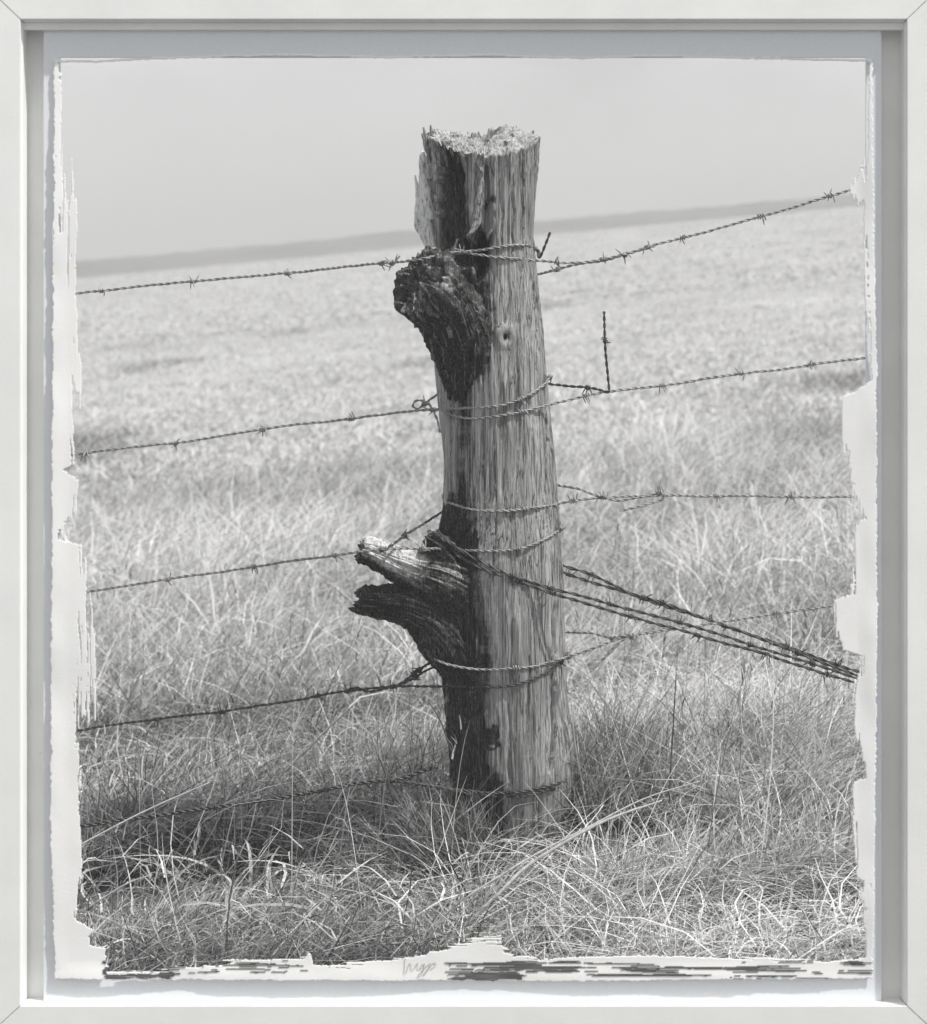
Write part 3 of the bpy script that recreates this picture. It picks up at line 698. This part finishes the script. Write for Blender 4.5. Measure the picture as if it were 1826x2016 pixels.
wire('topmost left barbed wire crossing above the upper stub and round the post head', [(60, 588, 4.02), (200, 571, 4.02), (380, 555, 4.01), (565, 538, 3.98), (690, 525, 3.90), (770, 517, 3.83), (800, 513, 3.80), (840, 506, 3.79), (880, 499, 3.82), (925, 494), (960, 489), (995, 484), (1030, 484), (1050, 487), (1060, 492, 4.0), (1062, 497, 4.06)], (200, 380, 565, 752, 772, 910, 1052))
wire('short coiled wire end wrapped on the top left wire', [(742, 519, 3.845), (760, 514, 3.835), (772, 522, 3.825), (780, 511, 3.822), (788, 502, 3.82)], (), rad=.0013, strands=1, cat='wire end', group='loose wire ends', name='wire_end')
wire('topmost right barbed wire rising from the post to the upper right edge', [(1780, 344, 4.0), (1670, 376, 4.0), (1630, 388, 4.0), (1500, 426, 4.0), (1345, 468, 3.99), (1275, 485, 3.98), (1190, 510, 3.97), (1130, 517, 3.96), (1075, 514, 3.95), (1040, 512), (1000, 508), (950, 502), (915, 497)], (1635, 1500, 1345, 1275, 1190, 1097))
wire('short barbed tail under the top right wire running behind the post', [(1290, 484, 3.975), (1240, 499, 3.98), (1190, 513, 3.975), (1140, 521, 3.985), (1100, 529, 4.0), (1060, 539, 4.04), (1040, 546, 4.12)], (1230, 1098), cat='barbed wire', group='tied back wire tails')
wire('dark upright wire end sticking up right of the post head', [(1058, 494, 4.0), (1062, 508, 3.99), (1067, 500, 3.985), (1076, 478, 3.98), (1084, 457, 3.98)], (), 'dark', .0014, cat='wire end', group='loose wire ends', name='wire_end')
wire('second barbed wire on the right, lower of its two bands on the post', [(1790, 693, 4.0), (1700, 705, 4.0), (1600, 718, 4.0), (1460, 736, 3.99), (1305, 758, 3.98), (1200, 771, 3.97), (1150, 781, 3.96), (1090, 795, 3.95), (1050, 806), (1000, 817), (950, 824), (915, 822), (885, 813), (868, 806, 4.0), (866, 803, 4.05)], (1597, 1460, 1305, 1155, 1028, 885))
wire('second barbed wire on the left, upper band turned up at a barbed tip', [(60, 905, 4.03), (160, 892, 4.02), (345, 872, 4.01), (520, 845, 4.0), (690, 823, 3.98), (800, 810, 3.96), (868, 806, 3.94), (905, 804), (960, 801), (1000, 795), (1040, 779), (1068, 761), (1082, 745, 3.97), (1084, 738, 3.99)], (167, 345, 518, 692, 853, 1024, 1083))
wire('loose curl of wire hanging left of the post', [(822, 808, 3.965), (813, 800, 3.96), (820, 790, 3.955), (836, 791, 3.95), (850, 802, 3.945), (861, 826, 3.945), (867, 851, 3.945)], (), rad=.0012, cat='wire end', group='loose wire ends', name='wire_end')
wire('short wire tie rising behind the post beside the curl', [(822, 808, 3.97), (836, 797, 3.97), (850, 785, 4.0), (866, 773, 4.08)], ((838, 796),), rad=.0013, group='tied back wire tails')
wire('dark wire tie with a tall upright end right of the post', [(1070, 753, 4.02), (1085, 757, 4.0), (1130, 760, 3.985), (1165, 763, 3.975), (1198, 771, 3.966), (1200, 768, 3.965), (1197, 735, 3.965), (1192, 680, 3.965), (1190, 614, 3.965)], (1158, (1192, 668)), 'dark', .0014, group='tied back wire tails')
wire('third barbed wire on the right with one sagging band on the post', [(1790, 976, 4.0), (1690, 977, 4.0), (1560, 978, 4.0), (1410, 977, 3.99), (1300, 977, 3.98), (1190, 979, 3.97), (1130, 986, 3.96), (1095, 994, 3.965), (1060, 1000), (1000, 1006), (950, 1006), (910, 998), (885, 990), (874, 984, 4.0), (872, 975, 4.07)], (1560, 1412, 1130, 1032))
wire('wire tie looped back over the third right wire', [(1085, 952, 4.05), (1097, 956, 4.02), (1140, 964, 3.99), (1170, 974, 3.97), (1192, 979, 3.965), (1215, 985, 3.965), (1265, 978, 3.965), (1300, 970, 3.965), (1309, 974, 3.96), (1302, 984, 3.96), (1270, 994, 3.955), (1222, 1006, 3.95)], (1190, (1300, 970)), rad=.0013, group='tied back wire tails')
wire('third barbed wire on the left laid over the pale prong', [(60, 1181, 4.0), (160, 1166, 3.99), (330, 1141, 3.96), (500, 1116, 3.92), (660, 1094, 3.88), (715, 1086, 3.86), (760, 1080, 3.855), (810, 1080, 3.855), (850, 1081, 3.865), (890, 1081), (935, 1083), (1000, 1082), (1045, 1072), (1085, 1054), (1103, 1040, 3.98), (1106, 1034, 4.02)], (330, 500, 661, 760, 833, 1022, 1102))
wire('steep barbed wire climbing from the pale prong to the post', [(748, 1086, 3.852), (765, 1079, 3.855), (800, 1052, 3.89), (835, 1031, 3.93), (872, 1008, 4.03), (885, 1000, 4.1)], (797,), 'dark', .0014, group='tied back wire tails')
wire('fourth barbed wire on the right, upper of its two bands low on the post', [(1790, 1174, 4.0), (1690, 1188, 4.0), (1530, 1208, 4.0), (1340, 1237, 3.98), (1245, 1251, 3.97), (1180, 1274, 3.96), (1125, 1293, 3.955), (1090, 1302), (1050, 1312), (1000, 1318), (950, 1319), (910, 1315, 3.885), (880, 1308, 3.88), (858, 1298, 3.90), (848, 1288, 3.97)], (1530, 1243, 1120, 1017))
wire('short pale tie meeting the fourth right wire', [(1105, 1244, 4.04), (1120, 1245, 4.02), (1165, 1247, 3.985), (1205, 1255, 3.968), (1243, 1250, 3.965), (1215, 1270, 3.96), (1185, 1302, 3.955)], (1205,), rad=.0012, group='tied back wire tails')
wire('fourth barbed wire on the left, band below the black prong', [(60, 1451, 4.0), (155, 1437, 4.0), (310, 1417, 3.98), (435, 1400, 3.96), (620, 1372, 3.93), (690, 1360, 3.92), (770, 1352, 3.91), (850, 1352, 3.90), (905, 1352), (960, 1353), (1020, 1347), (1070, 1328), (1100, 1308), (1118, 1285, 3.99)], (310, 437, 625, 683, 775, 1105), 'dark', .0014)
wire('twisted dark wire joining the fourth left wire to the post', [(680, 1362, 3.915), (700, 1354, 3.912), (730, 1361, 3.91), (760, 1354, 3.908), (790, 1346, 3.91), (820, 1324, 3.93), (850, 1304, 3.99), (868, 1294, 4.06)], (825, 775), 'dark', .0015, group='tied back wire tails')
wire('second dark wire branch below the twisted one', [(760, 1356, 3.905), (795, 1345, 3.91), (822, 1330, 3.93), (850, 1315, 3.97), (868, 1308, 4.04)], (818,), 'dark', .0014, group='tied back wire tails')
wire('lowest barbed wire on the left above the grass', [(60, 1643, 3.78), (160, 1628, 3.78), (280, 1610, 3.79), (430, 1588, 3.80), (600, 1562, 3.82), (740, 1539, 3.85), (785, 1535, 3.87), (830, 1518, 3.875), (860, 1508, 3.88)], (425, 605, 770, 848), 'dark', .0022)
wire('dark barbed wire round the foot of the post', [(740, 1540, 3.868), (770, 1538, 3.868), (830, 1546, 3.868), (900, 1554, 3.875), (960, 1561, 3.88), (1000, 1561), (1040, 1558), (1090, 1546), (1120, 1528, 3.96), (1130, 1515, 4.0)], (1003, 1100), 'dark', .0016)
wire('second dark wire doubled round the foot of the post', [(800, 1541, 3.866), (860, 1549, 3.87), (920, 1563, 3.875), (970, 1568), (1030, 1567), (1085, 1552), (1122, 1534, 3.96)], (1088,), 'dark', .0014)
dg = 'stay wires slanting down to the right'
wire('dark stay wire, upper one of the front pair crossing the post', [(876, 1052, 3.97), (862, 1042, 3.95), (880, 1064, 3.90), (930, 1098), (1000, 1130), (1060, 1150), (1095, 1162, 3.90), (1200, 1188, 3.91), (1340, 1226, 3.93), (1480, 1270, 3.95), (1600, 1308, 3.97), (1690, 1336, 3.98), (1800, 1372, 4.0)], (1010, 1085, 1200, 1340, 1478, 1600), 'dark', .0017, .05, group=dg)
wire('dark stay wire, lower one of the front pair crossing the post', [(880, 1085, 3.92), (862, 1052, 3.94), (868, 1062, 3.91), (905, 1096), (960, 1124), (1040, 1152), (1092, 1170, 3.89), (1240, 1212, 3.91), (1370, 1250, 3.93), (1510, 1290, 3.95), (1640, 1330, 3.97), (1690, 1347, 3.98), (1800, 1382, 4.0)], (1090, 1242, 1375, 1510, 1630), 'dark', .0017, .05, group=dg)
wire('dark stay wire, upper one of the rear pair coming from behind the post', [(1085, 1104, 4.08), (1112, 1115, 4.03), (1165, 1133, 4.02), (1265, 1178, 4.02), (1400, 1222, 4.01), (1545, 1272, 4.0), (1640, 1306, 4.0), (1700, 1326, 4.0), (1800, 1362, 4.0)], (1165, 1400, 1550, 1650), 'dark', .0017, .05, group=dg)
wire('dark stay wire, lower one of the rear pair coming from behind the post', [(1085, 1118, 4.07), (1115, 1129, 4.02), (1180, 1152, 4.015), (1305, 1186, 4.01), (1420, 1230, 4.0), (1560, 1282, 3.995), (1700, 1334, 3.99), (1800, 1370, 4.0)], (1120, 1268, 1305, 1425, 1570, 1700), 'dark', .0017, .05, group=dg)

# ------------------------------------------------------------------ grass
def blades(x, y, z, H, ang, lean, droop, width, shade, nseg, side=0.15, face=None):
    """ribbons: rise, lean over and droop. all arguments arrays of one length"""
    n = len(x); s = np.linspace(0, 1, nseg + 1)[None, :]
    hor = lean[:, None] * H[:, None] * (0.35 * s + 0.65 * s ** 2)
    ver = H[:, None] * (s - droop[:, None] * s ** 2.4)
    sw = (rng.normal(0, side, n) * H)[:, None] * np.sin(s * math.pi * rng.uniform(0.5, 1.6, n)[:, None])
    ca, sa = np.cos(ang)[:, None], np.sin(ang)[:, None]
    Pc = np.stack([x[:, None] + hor * ca - sw * sa, y[:, None] + hor * sa + sw * ca, z[:, None] + ver], -1)
    fa = (ang + math.pi / 2 + rng.normal(0, 0.7, n)) if face is None else face
    W = np.stack([np.cos(fa), np.sin(fa), rng.normal(0, 0.25, n)], -1)[:, None, :]
    wd = (width[:, None] * np.clip(1.15 - s ** 1.6, 0.12, 1))[..., None] * 0.5
    V = np.stack([Pc - W * wd, Pc + W * wd], 2).reshape(n, -1, 3)
    m = 2 * (nseg + 1); b = (np.arange(n) * m)[:, None]; k = (np.arange(nseg) * 2)[None, :]
    Fq = np.stack([b + k, b + k + 1, b + k + 3, b + k + 2], -1).reshape(-1, 4)
    return V.reshape(-1, 3), Fq, np.repeat(shade, m)
def low(x, y, H):
    px = 913 + F * x / (y * cp + 0.14)
    return np.where((px > 978) & (px < 1128) & (y < PYD), np.minimum(H, .012 + .21 * (PYD - y)), H)
class Acc:
    def __init__(s): s.v, s.f, s.a, s.o = [], [], [], 0
    def add(s, r):
        v, f, a = r; s.v.append(v); s.f.append(f + s.o); s.a.append(a); s.o += len(v)
    def build(s, name, label):
        o = obj(name, mesh(name, np.vstack(s.v), np.concatenate(s.f), M['grass'], False, {'shade': np.concatenate(s.a)}))
        return tag(o, label, None, None, 'stuff')
U = rng.uniform
def scatter(n, y0, y1, half=0.235, pad=0.12, power=1.0):
    y = y0 + (y1 - y0) * U(0, 1, n) ** power; x = U(-1, 1, n) * (half * y + pad); return x, y
pcx = PB[0]
def clear(x, y, r=0.105):
    return ((x - pcx) ** 2 + (y - PYD) ** 2) > r * r
near = Acc()
# matted tangle of short curled blades
for n, hmin, hmax, le, dr, wmin, wmax, seg in ((36000, .05, .17, 1.6, .9, .0012, .0034, 5), (22000, .08, .24, 1.1, .6, .0014, .0038, 5)):
    x, y = scatter(n, 3.12, 5.4); k = clear(x, y); x, y = x[k], y[k]; n = len(x)
    patch = fbm(x * 2.3, y * 2.3, seed=301, oct=3); tall = sstep(-0.35, 0.5, patch)
    H = U(hmin, hmax, n) * (0.6 + 0.7 * tall)
    # the flow of the sward: leans to the right on the right, tangled on the left
    flow = 0.5 + 1.2 * noise(x * 1.3, y * 1.3, seed=302)
    ang = np.where(U(0, 1, n) < 0.4, flow + rng.normal(0, .6, n), U(0, 6.28, n))
    infront = (np.abs(x - pcx - 0.01) < 0.085) & (y < PYD) & (y > 3.6)
    H = np.where(infront, np.minimum(H * 0.2, .025), H) * np.where((x < -0.02) & (y < 3.97) & (y > 3.35), .42, 1)
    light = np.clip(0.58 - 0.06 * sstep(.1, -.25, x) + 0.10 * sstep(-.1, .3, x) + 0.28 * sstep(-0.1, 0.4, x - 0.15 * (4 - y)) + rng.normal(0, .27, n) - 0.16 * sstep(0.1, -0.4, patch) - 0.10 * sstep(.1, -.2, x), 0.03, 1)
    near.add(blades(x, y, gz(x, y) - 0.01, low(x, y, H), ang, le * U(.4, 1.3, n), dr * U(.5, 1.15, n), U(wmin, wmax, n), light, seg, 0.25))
# upright tussocks
def tussock(cx, cy, rad, n, h, leanx, shade, spread=1.15, wid=(.0014, .0040), seg=5, dr=.6):
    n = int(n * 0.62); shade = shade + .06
    if abs(cx - pcx) < .2 and cy > 3.75: spread, dr = .38, .35; n = int(n * 1.5)
    a = U(0, 6.28, n); r_ = rad * np.sqrt(U(0, 1, n)); x = cx + r_ * np.cos(a); y = cy + r_ * np.sin(a)
    k = clear(x, y, .095); x, y, a = x[k], y[k], a[k]; n = len(x)
    dx = leanx + spread * np.cos(a) * U(.2, 1, n); dy = spread * np.sin(a) * U(.2, 1, n)
    near.add(blades(x, y, gz(x, y) - 0.01, low(x, y, h * U(.45, 1.1, n)), np.arctan2(dy, dx), np.hypot(dx, dy) * U(.5, 1.3, n), dr * U(.2, 1.4, n), U(*wid, n), np.clip(shade + rng.normal(0, .27, n), .02, 1), seg, 0.2))
def gx_at(px, y): return (px - 913) / F * (y * cp + 0.14)
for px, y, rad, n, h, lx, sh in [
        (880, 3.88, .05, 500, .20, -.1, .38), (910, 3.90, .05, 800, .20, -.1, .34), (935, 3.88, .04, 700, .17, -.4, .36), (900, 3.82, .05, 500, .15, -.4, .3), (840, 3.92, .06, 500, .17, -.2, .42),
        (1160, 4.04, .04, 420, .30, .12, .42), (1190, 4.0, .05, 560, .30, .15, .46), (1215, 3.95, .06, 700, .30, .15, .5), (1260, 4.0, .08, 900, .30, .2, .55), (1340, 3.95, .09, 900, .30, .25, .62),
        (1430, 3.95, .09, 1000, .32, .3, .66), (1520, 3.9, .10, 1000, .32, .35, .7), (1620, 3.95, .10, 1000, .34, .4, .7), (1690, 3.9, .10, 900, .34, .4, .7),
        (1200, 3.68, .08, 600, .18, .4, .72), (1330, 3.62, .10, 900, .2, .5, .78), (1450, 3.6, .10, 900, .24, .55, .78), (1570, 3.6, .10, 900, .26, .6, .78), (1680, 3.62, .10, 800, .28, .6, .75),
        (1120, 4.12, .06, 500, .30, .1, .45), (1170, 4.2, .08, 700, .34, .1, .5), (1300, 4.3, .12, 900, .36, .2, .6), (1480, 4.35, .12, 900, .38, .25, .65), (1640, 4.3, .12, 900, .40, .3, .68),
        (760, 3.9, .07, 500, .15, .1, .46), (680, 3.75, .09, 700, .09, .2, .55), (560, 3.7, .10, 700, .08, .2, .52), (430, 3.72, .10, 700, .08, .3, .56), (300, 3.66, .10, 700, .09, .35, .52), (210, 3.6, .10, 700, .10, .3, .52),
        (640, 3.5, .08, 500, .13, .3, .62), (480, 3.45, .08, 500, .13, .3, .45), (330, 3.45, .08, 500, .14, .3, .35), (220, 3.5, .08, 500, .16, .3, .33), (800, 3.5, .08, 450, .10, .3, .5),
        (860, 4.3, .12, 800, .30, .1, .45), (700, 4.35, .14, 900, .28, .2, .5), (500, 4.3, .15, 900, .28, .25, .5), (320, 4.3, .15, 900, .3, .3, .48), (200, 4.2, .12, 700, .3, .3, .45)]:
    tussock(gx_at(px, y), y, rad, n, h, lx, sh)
# odd long single stems rising out of the sward
n = 900; x, y = scatter(n, 3.3, 5.6); k = clear(x, y); x, y = x[k], y[k]; n = len(x)
kk = (np.abs(x - pcx) < 0.12) & (y < 4.1)
near.add(blades(x, y, gz(x, y), low(x, y, np.where(kk, .08, U(.18, .46, n))), rng.normal(0.4, 1.1, n), U(.1, .9, n), U(0, .5, n), U(.0012, .0026, n), np.clip(rng.normal(.55, .3, n), .02, 1), 6, 0.12))
n = 1600; x, y = scatter(n, 3.3, 5.2); k = clear(x, y, .14) & ~((np.abs(x - pcx) < .1) & (y < PYD)); x, y = x[k], y[k]; n = len(x)
near.add(blades(x, y, gz(x, y), low(x, y, U(.05, .18, n)), U(0, 6.28, n), U(.6, 1.8, n), U(.4, 1.1, n), U(.004, .0075, n), np.clip(rng.normal(.72, .25, n), .05, 1), 6, .2))
n = 1000; x, y = scatter(n, 3.3, 5.0); k = clear(x, y, .14) & ~((np.abs(x - pcx) < .12) & (y < PYD)); x, y = x[k], y[k]; n = len(x)
near.add(blades(x, y, gz(x, y) + U(.03, .10, n), U(.03, .10, n), U(0, 6.28, n), U(1.2, 2.6, n), U(.6, 1.1, n), U(.0022, .0040, n), np.clip(rng.normal(.7, .2, n), .05, 1), 3, .12))
# ripe stems with seed heads
n = 170; x, y = scatter(n, 3.4, 6.2); k = clear(x, y, .2) & ~((np.abs(x - pcx) < .2) & (y < 4.3)); x, y = x[k], y[k]; n = len(x)
h = U(.22, .42, n); le_ = U(0, .35, n); an = rng.normal(.3, 1.0, n); z0 = np.zeros(n)
near.add(blades(x, y, gz(x, y), h, an, le_, z0, U(.0014, .0020, n), np.clip(rng.normal(.55, .25, n), .05, 1), 5, 0))
tx, ty, tz = x + le_ * h * np.cos(an), y + le_ * h * np.sin(an), gz(x, y) + h
for q in range(7):
    f = U(.80, 1.0, n); near.add(blades(x + (tx - x) * f, y + (ty - y) * f, gz(x, y) + h * f, U(.012, .026, n), U(0, 6.28, n), U(.2, .9, n), z0, U(.0025, .004, n), np.clip(rng.normal(.6, .2, n), .05, 1), 2, 0))
# the same sward carried on to either side and in front of the frame
def outside(n, y0, y1, half, pad, power=1.0):
    x, y = scatter(n, y0, y1, half, pad, power)
    k = (np.abs(x) > .225 * y + .04) | (y < 2.9); k &= ~((np.abs(x) < .82) & (y > 2.80) & (y < 3.12)); return x[k], y[k]
x, y = outside(75000, .9, 6.5, .30, 1.7); n = len(x)
H = U(.06, .26, n); H = np.where((np.abs(x) < .95) & (y < 2.95), np.minimum(H, .055), H); H = np.where(y < 1.9, np.minimum(H, .16), H)
near.add(blades(x, y, gz(x, y) - .01, H, U(0, 6.28, n), U(.4, 1.5, n), U(.3, .95, n), U(.002, .0045, n), np.clip(rng.normal(.6, .25, n), .05, 1), 4, .22))
near.build('grass', 'tangled dry grass around the foot of the post')

mid = Acc()
n = 60000; x, y = scatter(n, 5.2, 11, power=1.25)
pt = fbm(x * 1.1, y * 0.8, seed=311, oct=3)
mid.add(blades(x, y, gz(x, y) - .01, U(.12, .34, n) * (0.75 + 0.5 * sstep(-.2, .5, pt)), rng.normal(.3, 1.3, n), U(.2, 1.2, n), U(.1, .8, n), U(.003, .0065, n), np.clip(.77 + .28 * pt + rng.normal(0, .15, n), .05, 1), 4, .15))
n = 26000; x, y = scatter(n, 4.9, 10, power=1.2)
mid.add(blades(x, y, gz(x, y) - .01, U(.05, .14, n), U(0, 6.28, n), U(.8, 1.8, n), U(.4, 1, n), U(.003, .006, n), np.clip(rng.normal(.68, .2, n), .05, 1), 3, .2))
x, y = outside(50000, 6.3, 12, .62, .9, 1.1); n = len(x)
mid.add(blades(x, y, gz(x, y) - .01, U(.08, .3, n), rng.normal(.3, 1.3, n), U(.2, 1.2, n), U(.1, .8, n), U(.004, .008, n), np.clip(.77 + rng.normal(0, .17, n), .05, 1), 3, .15))
mid.build('grass', 'rough pale grass across the field behind the post')
far = Acc()
n = 70000; x, y = scatter(n, 10.5, 34, power=1.35); pt = fbm(x * .8, y * .35, seed=321, oct=3)
far.add(blades(x, y, gz(x, y) - .01, U(.03, .09, n) * (1 + .8 * sstep(0, .5, pt)), rng.normal(.2, 1.6, n), U(.3, 1.4, n), U(.2, .9, n), U(.010, .024, n), np.clip(.80 - .25 * sstep(.25, .6, pt) + rng.normal(0, .07, n), .1, 1), 2, .1))
n = 50000; x, y = scatter(n, 33, 110, power=1.5)
far.add(blades(x, y, gz(x, y) - .01, U(.03, .08, n), U(0, 6.28, n), U(.3, 1.4, n), U(.2, .9, n), U(.04, .10, n), np.clip(.80 + rng.normal(0, .05, n), .1, 1), 2, .1))
x, y = outside(60000, 11.5, 90, .62, .5, 1.6); n = len(x)
far.add(blades(x, y, gz(x, y) - .01, U(.03, .1, n), U(0, 6.28, n), U(.3, 1.4, n), U(.2, .9, n), U(.016, .05, n), np.clip(.80 + rng.normal(0, .07, n), .1, 1), 2, .1))
far.build('grass', 'short bleached grass running up to the ridge')

# ------------------------------------------------------------------ single stalks
def stalk_mat(name, lo, hi):
    t = NT(name); f = t.tex((40, 40, 40), 3, 4); t.l(t.ramp(f, (.3, lo), (.7, hi)), t.b.inputs['Base Color']); t.b.inputs['Roughness'].default_value = .6; return t.m
ST = dict(pale=stalk_mat('straw_stalk', .30, .52), dark=stalk_mat('dead_stem', .04, .10))
def stalk(name, label, pts, r0, r1, mat, cat='grass stalk', group='single grass stalks'):
    C = spline([at(*p) for p in pts], .01); n = len(C); v, f = tube(C, np.interp(np.linspace(0, 1, n), [0, .7, 1], [r0, r0 * .75 + r1 * .25, r1]), 8)
    o = obj(name, mesh(name, v - C[0], f, ST[mat], True), None, C[0]); return tag(o, label, cat, group)
stalk('grass_stalk', 'long thin pale stalk leaning in front of the post foot, upper of two', [(800, 1876, 3.37), (818, 1859, 3.38), (899, 1782, 3.40), (996, 1718, 3.43), (1065, 1677, 3.46), (1166, 1625, 3.49), (1271, 1572, 3.52), (1379, 1538, 3.54)], .0020, .0008, 'pale')
stalk('grass_stalk', 'thick pale stalk leaning in front of the post foot, lower of two', [(850, 1890, 3.36), (871, 1867, 3.37), (984, 1758, 3.40), (1045, 1701, 3.43), (1182, 1621, 3.46), (1304, 1576, 3.49)], .0033, .0012, 'pale')
stalk('grass_stalk', 'thick pale stalk in the lower right corner by the paper edge', [(1575, 1888, 3.34), (1640, 1838, 3.35), (1720, 1768, 3.37)], .0040, .0026, 'pale')
stalk('grass_stalk', 'thin pale stalk in the lower right corner, above the thick one', [(1560, 1886, 3.35), (1610, 1835, 3.36), (1700, 1745, 3.38)], .0022, .0014, 'pale')
stalk('dead_stem', 'short dark bent stem in the pale grass at lower right', [(1243, 1842, 3.42), (1236, 1800, 3.42), (1223, 1757, 3.42)], .0018, .0009, 'dark')
stalk('dead_stem', 'tall thin dark stem standing in the grass right of the post', [(1318, 1580, 3.75), (1323, 1480, 3.75), (1332, 1329, 3.75)], .0014, .0008, 'dark')
stalk('grass_stalk', 'pale stalk leaning right in the field left of the post', [(540, 1540, 4.3), (640, 1441, 4.28), (702, 1382, 4.26)], .0022, .0012, 'pale')
stalk('grass_stalk', 'long pale stalk rising from the lower left edge', [(150, 1668, 3.6), (280, 1600, 3.62), (412, 1541, 3.64)], .0018, .0008, 'pale')
stalk('grass_stalk', 'pale stalk resting near the lower left corner', [(170, 1790, 3.55), (250, 1740, 3.55), (300, 1722, 3.56)], .0018, .0008, 'pale')
stalk('grass_stalk', 'thin pale stem curving against the right flank of the post', [(1165, 1640, 3.9), (1150, 1560, 3.88), (1132, 1460, 3.87), (1126, 1380, 3.88)], .0014, .0006, 'pale')
stalk('dead_stem', 'dark branching twig above the lowest left wire', [(775, 1580, 3.8), (762, 1530, 3.8), (748, 1495, 3.8), (740, 1480, 3.8)], .0020, .0008, 'dark')
stalk('dead_stem', 'dark twig against the left edge of the post foot', [(888, 1480, 3.87), (868, 1420, 3.86), (842, 1378, 3.86)], .0014, .0007, 'dark')
